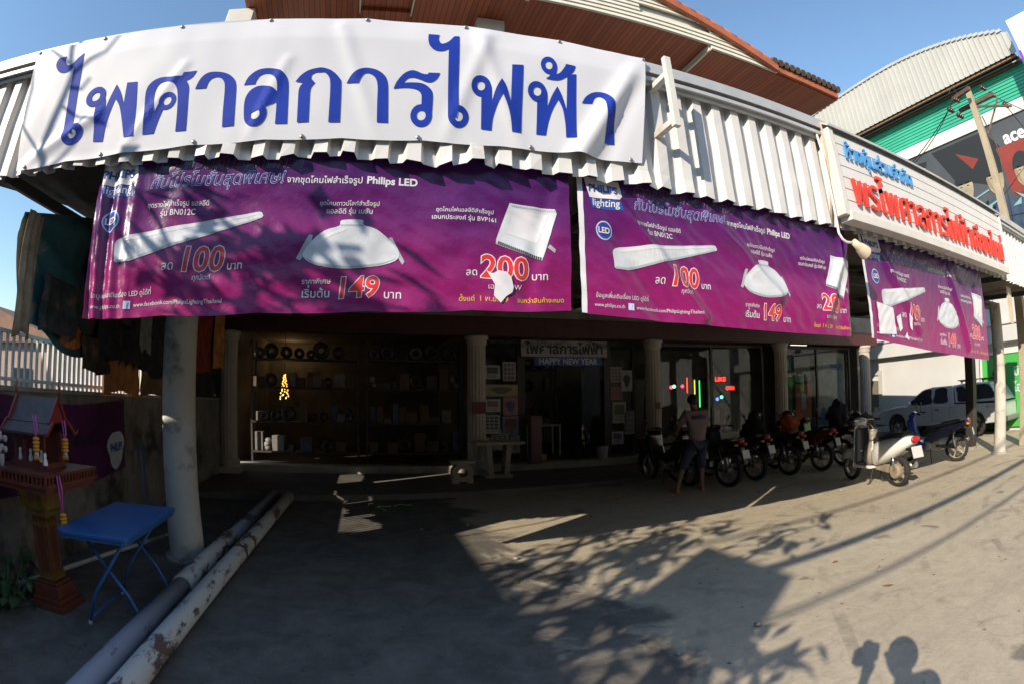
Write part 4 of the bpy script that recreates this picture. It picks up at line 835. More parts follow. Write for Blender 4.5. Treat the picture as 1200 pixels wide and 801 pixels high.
# ---------------------------------------------------------------- two long old pipes on the ground
def peel(name, c_paint, c_base, th, seed, c2=None):
    m = mat(name, c_paint, .75, nz=(2,.12)); t = m.node_tree; b = t.nodes['Principled BSDF']; L = t.links.new
    tc = t.nodes.new('ShaderNodeTexCoord'); mp = t.nodes.new('ShaderNodeMapping'); mp.inputs['Location'].default_value = (seed,seed,0); mp.inputs['Scale'].default_value = (1.5,.6,1.5); L(tc.outputs['Object'], mp.inputs[0])
    n = t.nodes.new('ShaderNodeTexNoise'); n.inputs['Scale'].default_value = 3.4; n.inputs['Detail'].default_value = 10; n.inputs['Roughness'].default_value = .7; L(mp.outputs[0], n.inputs['Vector'])
    r = t.nodes.new('ShaderNodeValToRGB'); r.color_ramp.elements[0].position = th; r.color_ramp.elements[1].position = th+.05; r.color_ramp.elements[0].color = (*c_paint,1); r.color_ramp.elements[1].color = (*c_base,1); L(n.outputs['Fac'], r.inputs[0])
    L(r.outputs[0], b.inputs['Base Color'])
    bp = t.nodes.new('ShaderNodeBump'); bp.inputs['Strength'].default_value = .4; bp.inputs['Distance'].default_value = .01; bp.invert = True; L(r.outputs[0], bp.inputs['Height']); L(bp.outputs[0], b.inputs['Normal']); return m
PIPEG = peel('grey_pipe_peeling', (.30,.32,.37), (.12,.10,.095), .55, 3); PIPEW = peel('white_pipe_peeling', (.55,.53,.49), (.13,.085,.07), .53, 9)
pa = thing('long_pipe', (-1.52, 5.0, 0), 'long grey pipe with a white sleeve lying beside the blue table', 'pipe', 'two long pipes lying in the yard'); PO = (-1.52,5,0)
def lin(y, y0, x0, y1, x1): return x0+(x1-x0)*(y-y0)/(y1-y0)
ax = lambda y: lin(y, 2.3, -1.60, 8.6, -1.50)
mb = MB(); mb.tube([(ax(y), y, .085) for y in (1.2,2.5,4.05)], .082, 20); mb.tube([(ax(y), y, .085) for y in (5.75,7,8.65)], .078, 20); mb.build('pipe', PIPEG, pa, PO)
mb = MB(); mb.tube([(ax(y), y, .092) for y in (4.05,4.06,5,5.74,5.75)], [.086,.092,.092,.092,.086], 20); mb.build('sleeve', PIPEW, pa, PO)
pb = thing('long_pipe', (-1.32, 5.0, 0), 'long white pipe with peeling paint and rusty clamps, nearer the open yard', 'pipe', 'two long pipes lying in the yard'); PO = (-1.32,5,0)
bx = lambda y: lin(y, 2.3, -1.375, 8.4, -1.245)
mb = MB(); mb.tube([(bx(y), y, .088) for y in (1.1,2.5,4,5,6.5,8.5)], .086, 20); mb.build('pipe', PIPEW, pb, PO)
for y in (5.15, 5.55):
    mb = MB(); mb.tube([(bx(y),y-.025,.088),(bx(y),y+.025,.088)], .092, 20); mb.box((bx(y)-.015,y-.03,.175),(bx(y)+.015,y+.03,.205)); mb.build('clamp', RUST, pb, PO)

# leafy weed at the foot of the wall
LEAF = mat('broad_leaf', (.035,.085,.03), .5, nz=(6,.4)); STEM = mat('green_stem', (.06,.09,.03), .7)
pl = thing('leafy_weed', (-2.86, 3.05, 0), 'broad leaved green weed growing at the foot of the wall', 'plant'); rl = random.Random(5)
lf = MB(); st = MB()
for k in range(46):
    a = rl.uniform(0, 2*pi); r = rl.uniform(.02,.26); h = rl.uniform(.05,.42); p = Vector((r*cos(a)*.8+.05, r*sin(a)*1.6, h)); s = rl.uniform(.05,.095)
    st.tube([(r*cos(a)*.3,r*sin(a)*.5,0),(p.x*.8,p.y*.8,h*.7),p], .004, 5)
    M = Matrix.Translation(p) @ Matrix.Rotation(rl.uniform(0,2*pi),4,'Z') @ Matrix.Rotation(rl.uniform(-1.2,.3),4,'X')
    lf.T = M; lf.add([(0,0,0),(s*.55,s*.35,.012),(s*.5,s*.9,.0),(0,s*1.6,-.02),(-s*.5,s*.9,.0),(-s*.55,s*.35,.012),(0,s*.8,-.012)], [(0,1,6),(1,2,6),(2,3,6),(3,4,6),(4,5,6),(5,0,6)], 0, True); lf.T = None
lf.build('leaves', LEAF, pl, fix=False); st.build('stems', STEM, pl)

# ---------------------------------------------------------------- walkway furniture
STONE = mat('terrazzo_stone', (.42,.36,.28), .7, nz=(8,.2), dirt=(4,(.22,.18,.14),.6))
tb = thing('stone_table', (2.6, 10.45, .1), 'terrazzo stone table with splayed legs in front of the shop posters', 'table')
mb = MB(); mb.prism([(-.48,.66),(.48,.66),(.50,.69),(.48,.72),(-.48,.72),(-.50,.69)], 'y', -.27, .27); mb.build('table_top', STONE, tb, bevel=.01)
for s in (-1, 1):
    mb = MB(); mb.prism([(s*.10,0.06),(s*.20,0.06),(s*.27,.659),(s*.15,.659)], 'y', -.14, .14); mb.build('leg', STONE, tb, bevel=.01)
mb = MB(); mb.box((-.27,-.18,0),(.27,.18,.06)); mb.build('base', STONE, tb, bevel=.01)
so = thing('stone_stool', (1.77, 9.85, .1), 'small terrazzo stool with ring cut-outs beside the stone table', 'stool')
mb = MB(); mb.prism([(-.22,.36),(.22,.36),(.22,.42),(-.22,.42)], 'y', -.15, .15); mb.build('seat', STONE, so, bevel=.012)
mb = MB(); n = 20; P = [(.20*cos(2*pi*i/n), .20+.17*sin(2*pi*i/n)) for i in range(n)]; Q = [(.09*cos(2*pi*i/n), .20+.08*sin(2*pi*i/n)) for i in range(n)]
for yy, d in ((-.12,0),(.12,0)): pass
vs_ = [(a,y,b) for y in (-.12,.12) for a,b in P] + [(a,y,b) for y in (-.12,.12) for a,b in Q]
mb.add(vs_, [(i,(i+1) % n,n+(i+1) % n,n+i) for i in range(n)] + [(2*n+i,3*n+i,3*n+(i+1) % n,2*n+(i+1) % n) for i in range(n)] + [(i,2*n+i,2*n+(i+1) % n,(i+1) % n) for i in range(n)] + [(n+i,n+(i+1) % n,3*n+(i+1) % n,3*n+i) for i in range(n)])
mb.box((-.19,-.13,0),(-.07,.13,.10)); mb.box((.07,-.13,0),(.19,.13,.10)); mb.build('carved_base', STONE, so)

# ---------------------------------------------------------------- goods in the open stock bay
COILC = [mat('grey_coil', (.07,.066,.06), .5, nz=(9,.3)), mat('black_coil', (.03,.03,.03), .5), mat('white_bag_goods', (.19,.18,.165), .6, nz=(9,.2)), mat('brown_carton', (.13,.085,.05), .8, nz=(4,.2)), mat('orange_duct', (.20,.07,.03), .5), mat('blue_packet', (.06,.08,.13), .5, nz=(10,.5))]
rg = random.Random(11)
for ri, (x0, x1, y, lab, sl) in enumerate(((-2.55,-.15,12.1,'dark steel rack behind the fluted corner column','corner rack'),(.05,2.15,12.1,'dark steel rack beside the shop posters','rack beside the posters'),(3.72,5.3,14.6,'dark steel rack inside the shop doorway','doorway rack'))):
    rk = thing('storage_rack', ((x0+x1)/2, y, .24), lab, 'rack', 'stock racks in the open bay'); O = ((x0+x1)/2, y, .24)
    for q in (x0, x1):
        for d in (-.22, .22): mb = MB(); mb.box((q-.02,y+d-.02,.24),(q+.02,y+d+.02,2.9)); mb.build('upright', DARKSTEEL, rk, O)
    zs = (.45, 1.10, 1.85, 2.47)
    for z in zs: mb = MB(); mb.box((x0,y-.24,z),(x1,y+.24,z+.035)); mb.build('shelf', DARKSTEEL, rk, O)
    for z in zs:
        x = x0+.14
        while x < x1-.12:
            kind = rg.choice('crbbbrd') if z < 2.4 else 'c'; px = x; 
            if rg.random() < .04: x += .2; continue
            mb = MB(); c = rg.randrange(6)
            pos = f"{['lowest','second','third','top'][zs.index(z)]} shelf of the {sl}"
            if kind == 'c':
                r_ = rg.uniform(.09,.19); mb.torus((x,y-.12,z+.035+r_), r_*.68, r_*.32, 'y', 18, 8); mb.torus((x,y+.0,z+.035+r_), r_*.68, r_*.32, 'y', 18, 8)
                o = mb.build('cable_coil', COILC[c if c < 2 else 1], off=(x,y,z+.035)); tag(o, 'coil of cable among others on the '+pos, 'coil', 'cable coils on the '+pos)
                x += 2*r_+.03
            elif kind in 'rb':
                w, h, d = rg.uniform(.05,.14), rg.uniform(.10,.46), rg.uniform(.10,.19)
                mb.box((x-w,y-d,z+.036),(x+w,y+d,z+.036+h)); o = mb.build('carton', COILC[3 if c < 3 else 2 if c == 3 else 5], off=(x,y,z+.036), bevel=.006); tag(o, 'carton among others on the '+pos, 'carton', 'cartons on the '+pos); x += 2*w+.03
            else:
                for k in range(3): mb.ball((x+rg.uniform(-.05,.05),y-.1+rg.uniform(-.06,.06),z+.036+.07+k*.07), .08, 10, j=.5)
                o = mb.build('goods_bag', COILC[2 if c > 1 else 0], off=(x,y,z+.036)); tag(o, 'bulging bag among others on the '+pos, 'bag', 'bags on the '+pos); x += .24
# the lit lamp far inside and the unlit tube under the header
lp = thing('lit_chandelier', (-2.05, 13.6, 2.1), 'glowing amber crystal lamp hanging inside the dark stock bay', 'lamp')
mb = MB()
for k in range(34): a = k*2.4; r_ = .02+.0035*k; mb.ball((r_*cos(a)*.9, r_*sin(a)*.9, .12-.018*k), (.016,.016,.021), 8)
mb.build('crystals', emit('amber_glow', (1.0,.45,.08), 2.6), lp)
mb = MB(); mb.tube([(0,0,1.19),(0,0,0)], .006, 6); mb.build('hanging_rod', DARKSTEEL, lp)
L_ = bpy.data.lights.new('back_wall_fill', 'POINT'); L_.energy = 2.6; L_.color = (1,.62,.28); L_.shadow_soft_size = .12
lo = bpy.data.objects.new('back_wall_fill', L_); COL.objects.link(lo); lo.location = (-2.2,15.9,2.95)  # added point light apart from the chandelier, warming the back wall
def tube_lamp(x, y, z, w, lit, label):
    e = thing('tube_light', (x,y,z), label, 'lamp'); mb = MB(); mb.box((-w/2,-.05,.0),(w/2,.05,.045)); mb.build('housing', WHITE, e)
    mb = MB(); mb.tube([(-w/2+.03,0,-.02),(w/2-.03,0,-.02)], .014, 8); mb.build('tube', emit('tube_glow', (1,.93,.8), 3) if lit else WHITE, e)
tube_lamp(-.35, 10.75, 3.55, 1.3, 0, 'unlit white tube lamp under the canopy in front of the stock bay')
tube_lamp(4.9, 10.8, 3.55, 1.7, 0, 'unlit tube lamp under the canopy above the shop door')
tube_lamp(8.45, 12.6, 3.2, .9, 1, 'lit tube lamp on the ceiling behind the neon window')
tube_lamp(13.6, 13.0, 3.2, .9, 1, 'lit tube lamp on the ceiling behind the film covered window')

# ---------------------------------------------------------------- shop door bay: posters, header sign, things inside
hs = thing('door_header_sign', (4.45, 11.5, 2.72), 'white header sign with dark Thai letters and blue greeting strip over the door', 'sign'); HO = (4.45,11.5,2.72)
mb = MB(); mb.box((3.42,11.49,2.60),(5.52,11.52,2.96)); mb.build('board', mat('header_board', (.42,.38,.36), .6, nz=(3,.1)), hs, HO)
mb = MB(); letters(mb, "ไพศาลการไฟฟ้า", (3.52,11.485,2.67), (1,0,0), (0,0,1), .30, 0, .03, .0, width=1.9); mb.build('lettering', INK_K, hs, HO)
mb = MB(); mb.box((3.72,11.455,2.40),(5.35,11.475,2.595)); mb.build('greeting_strip', mat('blue_strip', (.03,.10,.34), .5), hs, HO)
mb = MB(); letters(mb, "HAPPY NEW YEAR", (3.82,11.452,2.43), (1,0,0), (0,0,1), .19, 0, .02, .0, width=1.42); mb.build('greeting', INK_W, hs, HO)
tn = thing('tinsel_garland', (5.0, 11.42, 2.8), 'bushy green and blue tinsel garland drooping along the shop header', 'garland'); rl = random.Random(9); mb = MB()
for k in range(900):
    t = rl.random(); x = 2.6+4.4*t; z = 2.93-.10*abs(sin(t*7*pi)) - (.16*math.exp(-((x-4.75)/.16)**2)); a = rl.uniform(0,2*pi); l = rl.uniform(.03,.08)
    p = Vector((x, 11.40+rl.uniform(-.02,.02), z)); q = p+Vector((cos(a)*l, rl.uniform(-.05,.03), sin(a)*l)); mb.add([p, q+Vector((.006,0,0)), q-Vector((.006,0,.004))], [(0,1,2)], 1 if abs(x-4.75) < .25 else 0)
mb.build('tinsel', [mat('green_tinsel', (.03,.07,.04), .4), mat('blue_tinsel', (.02,.03,.22), .3)], tn, (5.0,11.42,2.8), fix=False)
rp = random.Random(21)
def poster(x, z, w, h, y, cols, label):
    e = thing('poster', (x, y, z), label, 'poster', 'posters stuck inside the shop windows'); O = (0,0,0)
    mb = MB(); mb.box((-w/2,-.002,-h/2),(w/2,.002,h/2)); mb.build('sheet', mat('poster_'+'_'.join(str(int(c*100)) for c in cols[0]), cols[0], .7, nz=(6,.15)), e)
    mb = MB()
    k = rp.choice((0,1,2))
    if k == 0:
        mb.box((-w*.36,-.006,-h*.1),(w*.36,-.0045,h*.36)); 
        for q in range(4): mb.box((-w*.36,-.006,-h*.2-q*h*.07),(w*(.36-.2*rp.random()),-.0045,-h*.17-q*h*.07))
    elif k == 1:
        for i in range(3):
            for j in range(4): mb.box((-w*.4+i*w*.28,-.006,-h*.4+j*h*.22),(-w*.4+i*w*.28+w*.2,-.0045,-h*.4+j*h*.22+h*.14))
    else:
        P = [(w*.3*cos(2*pi*i/14)*(1+.3*sin(3*2*pi*i/14)), h*.3*sin(2*pi*i/14)) for i in range(14)]; mb.prism(P, 'y', -.006, -.0045)
    mb.build('picture', mat('pic_'+'_'.join(str(int(c*100)) for c in cols[1]), cols[1], .6, nz=(8,.3)), e)
PL = [(.50,.45,.42),(.34,.36,.40),(.46,.33,.20),(.52,.50,.48),(.40,.20,.20),(.44,.46,.36),(.30,.34,.42)]; PD = [(.10,.10,.13),(.25,.10,.08),(.12,.16,.10),(.28,.20,.12),(.08,.12,.22)]
NM = ['pale pink','grey','brown','white','reddish','yellowish','bluish']; 
n = 0
for x, z, w, h in ((2.78,2.25,.34,.30),(3.16,2.27,.30,.42),(2.98,1.85,.74,.26),(2.78,1.52,.34,.28),(3.18,1.50,.34,.40),(2.76,1.14,.36,.34),(3.18,1.08,.36,.40),(2.94,.76,.40,.24),(3.28,.66,.22,.40)):
    poster(x, z, w, h, 11.56, (PL[n % 7], PD[n % 5]), f'{NM[n % 7]} poster, {["topmost left","topmost right","wide upper","middle left","middle right","lower left","lower right","lowest left","lowest right"][n]} on the pane left of the shop door'); n += 1
for x, z, w, h in ((5.78,2.2,.30,.36),(6.06,2.05,.30,.50),(5.78,1.75,.30,.30),(5.85,1.30,.36,.50),(6.12,1.05,.26,.55),(5.80,.7,.3,.3)):
    poster(x, z, w, h, 11.56, (PL[n % 7], PD[n % 5]), f'{NM[n % 7]} poster, {["top left","top right","upper left","middle left","lower right","lowest left"][n-9]} on the pane right of the shop door'); n += 1
ct = thing('shop_counter', (4.35, 13.0, .24), 'white framed table standing inside the dark shop doorway', 'table')
mb = MB(); mb.box((-.45,-.3,.74),(.45,.3,.78)); mb.build('table_top', WHITE, ct)
for x in (-.42,.42):
    for y in (-.27,.27): mb = MB(); mb.box((x-.02,y-.02,0),(x+.02,y+.02,.74)); mb.build('leg', WHITE, ct)
mb = MB(); mb.box((-.18,-.12,.0),(.18,.12,.10)); mb.ball((0,0,.14), (.14,.1,.06), 12); tag(mb.build('till', COILC[0], off=(0,0,0)), 'grey till standing on the white table in the doorway', 'till').location = (4.4, 13.0, 1.02)
pk = thing('pink_cabinet', (3.62, 11.2, .25), 'pink upright cabinet standing at the left of the shop door', 'cabinet')
mb = MB(); mb.box((-.13,-.12,0),(.13,.12,1.05)); mb.build('body', mat('pink_paint', (.13,.055,.06), .5, nz=(4,.15)), pk, bevel=.01); mb = MB(); mb.box((-.11,-.128,.08),(.11,-.121,.97)); mb.build('door', mat('pink_door', (.17,.08,.085), .5), pk)
pt = thing('paint_bucket', (5.25, 11.25, .25), 'white plastic bucket standing by the shop door', 'bucket')
mb = MB(); mb.lathe((0,0,0), [(0,0),(.11,0),(.135,.27),(.14,.275),(.14,.29)], 18); mb.build('body', WHITE, pt); mb = MB(); mb.lathe((0,0,0), [(0,.30),(.143,.30),(.143,.285)], 18); mb.build('lid', INK_G, pt)
for i, (x, c) in enumerate(((3.9,'yellow'),)):
    mb = MB(); mb.box((-.12,-.1,0),(.12,.1,.14)); tag(mb.build('yellow_box', mat('yellow_box', (.45,.28,.04), .5), bevel=.01), 'small yellow box on the shop floor by the door', 'box').location = (3.98, 11.9, .24)
# column tags
for x, m, l in ((2.32, mat('red_plate', (.16,.02,.03), .4), 'dark red plate fixed on the fluted column left of the door'), (6.52, mat('brown_plate', (.10,.06,.05), .5), 'small brown plate fixed on the fluted column right of the door')):
    mb = MB(); mb.box((x-.15 if x < 3 else x-.06,10.86,1.36),(x+.15 if x < 3 else x+.06,10.875,1.60 if x < 3 else 1.52)); o = tag(mb.build('name_plate', m, off=(x,10.87,1.4)), l, 'plate')
# ---------------------------------------------------------------- things behind the window panes
def neon(name, x, z, h, col, label):
    mb = MB(); mb.tube([(0,0,0),(0,0,h)], .013, 8); o = mb.build('neon_tube', emit(name, col, 2.6)); o.location = (x, 11.85, z); tag(o, label, 'neon lamp')
neon('neon_red', 8.02, 1.72, .40, (1,.05,.02), 'red upright neon tube, shortest of three in the window')
neon('neon_yellow', 8.26, 1.40, .66, (1,.42,.03), 'amber upright neon tube in the middle of three')
neon('neon_green', 8.42, 1.34, .70, (.05,.9,.15), 'green upright neon tube, right of the amber one')
def led(txt, x, z, w, h, col, label):
    e = thing('led_sign', (x, 11.9, z), label, 'led sign'); mb = MB(); mb.box((-w/2,0,-h/2),(w/2,.04,h/2)); mb.build('case', BLACK, e)
    mb = MB(); letters(mb, txt, (-w*.46,-.004,-h*.34), (1,0,0), (0,0,1), h*.95, 0, .02, .0, width=w*.92); mb.build('lit_letters', emit('led_'+txt, col, 4), e)
led('LIKE', 9.18, 2.07, .42, .16, (1,.03,.02), 'red LIKE display, upper one in the window')
led('OPEN', 9.52, 1.82, .34, .15, (1,.03,.02), 'red OPEN display below the LIKE display')
def ledball(x, z, cols, label):
    e = thing('colour_light', (x, 11.9, z), label, 'lamp')
    for k, (dx, dz, c, n_) in enumerate(cols): mb = MB(); mb.ball((dx,0,dz), .045, 10); mb.build('bulb', emit(f'bulb_{n_}', c, 4), e)
ledball(7.62, 1.88, ((-.07,0,(1,.05,.1),'red'),(.02,.02,(.1,.9,.3),'green'),(.28,.02,(1,.03,.08),'pink')), 'red and green decorative lights left of the neon tubes')
ledball(9.12, 1.55, ((-.06,-.02,(.05,.12,1),'blue'),(.09,.03,(.1,.9,.4),'teal')), 'blue and green decorative lights below the OPEN display')
for (x, z, w, h, c, y, l, nm) in ((11.5,1.6,.8,2.4,(.03,.12,.07),11.75,'dark green display panel behind the window left edge','green'),(12.42,1.30,.75,1.1,(.34,.09,.03),11.76,'orange display panel behind the window','orange'),(12.42,2.3,.75,.75,(.20,.22,.20),11.76,'grey display panel above the orange one','grey'),(12.35,.62,.8,.36,(.42,.30,.06),11.77,'yellow display panel low behind the window','yellow'),(13.85,1.65,1.6,2.3,(.36,.37,.36),11.80,'pale film sheet filling the last shop window','film')):
    e = thing('display_panel', (x, y, z), l, 'panel'); mb = MB(); mb.box((-w/2,-.01,-h/2),(w/2,.01,h/2)); mb.build('sheet', mat('panel_'+nm, c, .6, nz=(2.5,.25)), e)
    if nm == 'orange': mb = MB(); mb.box((-.1,-.016,-.2),(.12,-.0115,.3)); mb.build('picture', INK_G, e)
    if nm == 'film':
        mb = MB(); letters(mb, 'PHILIPS', (.0,-.013,.62), (1,0,0), (0,0,1), .25, 0, .02, 0, width=.72); mb.build('lettering', INK_B, e)
        mb = MB(); P = smooth_poly([(-.7,-.9,0),(-.4,-.55,0),(-.1,-.75,0),(.2,-.45,0),(.5,-.7,0),(.75,-.5,0),(.75,-1.1,0),(-.7,-1.1,0)], 4); mb.prism(P, 'y', -.016, -.0115); mb.build('blue_wave', mat('wave_blue', (.06,.16,.26), .6, nz=(6,.5)), e)
wd = random.Random(31)
for k in range(16):
    x = 6.95+3.3*k/16+wd.uniform(-.05,.05); h = wd.uniform(.25,.8)
    mb = MB(); c = wd.choice((0,2,3,5)); w = wd.uniform(.07,.12)
    if k % 3 == 0: mb.lathe((0,0,0), [(0,0),(w,.0),(w*.4,.1),(w*.3,h*.6),(w*1.2,h*.7),(w*.7,h)], 14)
    else: mb.box((-w,-.1,0),(w,.1,h))
    o = mb.build('window_goods', COILC[c], bevel=.005); o.location = (x, 12.0+.3*(k % 2), .85 if k % 2 else .6); tag(o, 'lamp stock standing on the ledge behind the neon window', 'shop goods', 'stock behind the neon window')
mb = MB(); mb.box((6.8,11.8,.24),(10.5,12.6,.595)); tag(mb.build('window_ledge', PLASTER, off=(8.6,12.2,.24)), 'low display ledge behind the neon window', 'ledge')
mb = MB(); mb.box((6.8,14.2,.24),(10.5,14.6,2.2)); tag(mb.build('stock_cabinet', mat('cabinet_grey', (.08,.075,.068), .6, nz=(1.5,.4)), off=(8.6,14.4,.24)), 'tall cabinet at the back of the neon lit room', 'cabinet')

# ---------------------------------------------------------------- motorcycles
def wheel(e, y, r, w, name='wheel', spokes=0, x=0, drum=.06, rimm=None):
    mb = MB(); mb.lathe((x,y,r), [(.025,-w*.5),(drum,-w*.5),(drum,w*.5),(.025,w*.5)], 14, axis='x'); mb.lathe((x,y,r), [(r*.70,-w*.34),(r*.76,-w*.42),(r*.76,w*.42),(r*.70,w*.34),(r*.70,-w*.34)], 30, axis='x')
    n = spokes or 5
    for k in range(n):
        a = 2*pi*k/n
        if spokes: mb.tube([(x+(-.02 if k % 2 else .02), y+drum*.8*cos(a), r+drum*.8*sin(a)), (x, y+r*.72*cos(a+.25*(1 if k % 4 < 2 else -1)), r+r*.72*sin(a+.25*(1 if k % 4 < 2 else -1)))], .003, 4)
        else: mb.bar((x, y+drum*.7*cos(a), r+drum*.7*sin(a)), (x, y+r*.73*cos(a), r+r*.73*sin(a)), .03, .035, up=(1,0,0))
    o = mb.build(name, rimm or ALU, e)
    mb = MB(); mb.lathe((x,y,r), [(r*.74,-w*.42),(r*.86,-w*.52),(r*.96,-w*.40),(r*1.0,-w*.12),(r*1.0,w*.12),(r*.96,w*.40),(r*.86,w*.52),(r*.74,w*.42)], 32, axis='x'); mb.build('tyre', RUBBER, o)
    return o
PLATE = mat('number_plate', (.50,.50,.48), .45); TAIL = mat('red_tail_lens', (.40,.015,.012), .2); SEATM = mat('seat_vinyl', (.022,.020,.020), .55, bump=(60,.1)); LENS = mat('clear_lens', (.5,.52,.52), .1, .3)
def plate(e, c, tilt, w=.20, h=.15):
    mb = MB(); mb.T = Matrix.Translation(c) @ Matrix.Rotation(radians(tilt), 4, 'X'); mb.box((-w/2,-.004,-h/2),(w/2,.004,h/2)); 
    mb.build('number_plate', PLATE, e)
def motorbike(loc, rz, col, label, spokes=0, tailm=None, group='motorbikes parked in front of the shop', dust=None, mirrors=True, rw=.285, steer=0):
    nm = 'bike_paint_%d_%d_%d' % tuple(int(c*1000) for c in col); P = mat(nm, col, .22, coat=.6, nz=(4,.12)); 
    e = thing('motorbike', loc, label, 'motorbike', group, rz)
    wheel(e, -.60, rw, .085, spokes=spokes, rimm=dust); wheel(e, .63, rw, .075, spokes=spokes, rimm=dust)
    mb = MB(); mb.prism([(.50,.95),(.60,.84),(.50,.58),(.36,.34),(.16,.28),(.10,.36),(.28,.46),(.38,.70),(.42,.92)], 'x', -.155, .155); mb.build('leg_shield', P, e, bevel=.03)
    mb = MB(); mb.prism([(.20,.44),(.12,.56),(-.10,.66),(-.20,.74),(-.62,.80),(-.90,.88),(-.86,.78),(-.50,.58),(-.12,.44),(.08,.34)], 'x', -.10, .10); mb.build('tail_cowl', tailm or P, e, bevel=.03)
    mb = MB(); mb.prism([(.08,.71),(.05,.765),(-.20,.785),(-.28,.825),(-.66,.87),(-.70,.83),(-.60,.795),(-.20,.73)], 'x', -.125, .125); mb.build('seat', SEATM, e, bevel=.03)
    mb = MB(); mb.lathe((0,.10,.34), [(0,-.12),(.09,-.12),(.11,-.08),(.11,.08),(.09,.12),(0,.12)], 18, axis='x'); mb.bar((0,.15,.36),(0,.36,.42),.12,.10); mb.bar((0,-.2,.36),(0,.1,.34),.09,.16); mb.build('engine', ALU, e, bevel=.008)
    mb = MB(); mb.bar((.06,-.60,.285),(.06,-.10,.34),.03,.05); mb.bar((-.06,-.60,.285),(-.06,-.10,.34),.03,.05); mb.build('swing_arm', DARKSTEEL, e)
    for s in (-1,1): mb = MB(); mb.tube([(s*.10,-.58,.30),(s*.10,-.46,.66)], .022, 8); mb.tube([(s*.10,-.565,.35),(s*.10,-.48,.60)], .034, 8); mb.build('shock_absorber', CHROME, e)
    mb = MB(); mb.tube([(.07,.28,.36),(.10,.22,.22),(.12,-.10,.22),(.14,-.28,.27),(.15,-.36,.30),(.16,-.86,.44),(.16,-.88,.445)], [.018,.018,.02,.022,.045,.048,.03], 12); mb.build('exhaust', CHROME, e)
    for s in (-1,1): mb = MB(); mb.tube([(s*.075,.46,.86),(s*.075,.63,rw)], [.024,.018], 8); mb.build('fork_leg', CHROME, e)
    mb = MB(); n = 10
    mb.grid(lambda u, v: ((v-.5)*.13*(1-.1*abs(u-.5)), .63+(rw+.035+.012*(1-(2*v-1)**2))*cos(radians(-25+165*u)), rw+(rw+.035+.012*(1-(2*v-1)**2))*sin(radians(-25+165*u))), 14, 4); mb.build('front_mudguard', P, e, solid=.006, fix=False)
    mb = MB(); mb.prism([(-.66,.74),(-.90,.72),(-1.0,.45),(-.985,.44),(-.84,.66),(-.62,.67)], 'x', -.065, .065); mb.build('rear_mudguard', BLACK, e, bevel=.012)
    plate(e, (0,-.985,.60), -18); 
    mb = MB(); mb.ball((0,-.87,.815), (.085,.05,.04), 12); mb.build('tail_light', TAIL, e)
    for s in (-1,1): mb = MB(); mb.ball((s*.14,-.86,.76), (.04,.045,.028), 8); mb.build('indicator', mat('amber_lens', (.55,.20,.02), .2), e)
    mb = MB(); mb.prism([(.40,.93),(.36,1.02),(.44,1.06),(.54,1.01),(.56,.93),(.48,.90)], 'x', -.12, .12); mb.build('headlight_cowl', P, e, bevel=.03)
    mb = MB(); mb.ball((0,.555,.965), (.085,.03,.05), 12); mb.build('headlight', LENS, e)
    mb = MB(); mb.tube([(-.34,.24,1.00),(-.20,.33,1.02),(0,.40,1.0),(.20,.33,1.02),(.34,.24,1.00)], .012, 8); 
    hb = mb.build('handlebar', DARKSTEEL, e)
    for s in (-1,1): mb = MB(); mb.tube([(s*.345,.235,1.0),(s*.24,.305,1.015)], .019, 8); mb.build('grip', RUBBER, hb)
    if mirrors:
        for s in (-1,1):
            mb = MB(); mb.tube([(s*.22,.32,1.02),(s*.26,.34,1.12),(s*.30,.33,1.17)], .006, 6); mb.ball((s*.31,.33,1.19), (.055,.014,.036), 10); mb.build('mirror', BLACK, e)
    mb = MB(); mb.tube([(-.10,.02,.28),(-.15,-.02,.05),(-.20,-.04,.01)], .012, 6); mb.build('side_stand', DARKSTEEL, e)
    return e
def place(rear, rz):   # empties stand between the wheels; give the rear contact point
    return (rear[0] + .60*sin(-rz), rear[1] + .60*cos(rz), 0)
R_d = radians
DUST = mat('dusty_alloy', (.30,.25,.18), .7, .3, nz=(9,.3))
for rear, a, col, lab, sp, dust in (
    ((5.52,8.10), 6, (.014,.014,.016), 'black motorbike at the left end of the row, in front of the standing person', 0, None),
    ((5.98,7.52), 14, (.012,.012,.015), 'black motorbike with fat rear tyre right beside the standing person', 0, None),
    ((6.80,7.72), 12, (.018,.02,.035), 'dark navy motorbike with alloy wheels, second right of the standing person', 0, DUST),
    ((7.66,7.64), 14, (.014,.013,.014), 'black motorbike with a black helmet on its mirror', 24, None),
    ((8.46,7.45), 12, (.10,.008,.012), 'dark red motorbike with an orange jacket on its handlebar', 24, None),
    ((9.30,7.55), 8, (.05,.008,.012), 'maroon motorbike half hidden behind the white scooter', 24, None),
    ((10.60,5.22), 20, (.012,.035,.26), 'blue motorbike with dusty rear wheel beside the white round pillar', 0, DUST)):
    rz = R_d(a); motorbike(place(rear, rz), rz, col, lab, sp, mat('dark_blue_cowl', (.01,.014,.05), .3) if 'blue motorbike with dusty' in lab else None, dust=dust, rw=.31 if 'fat' in lab else .285)
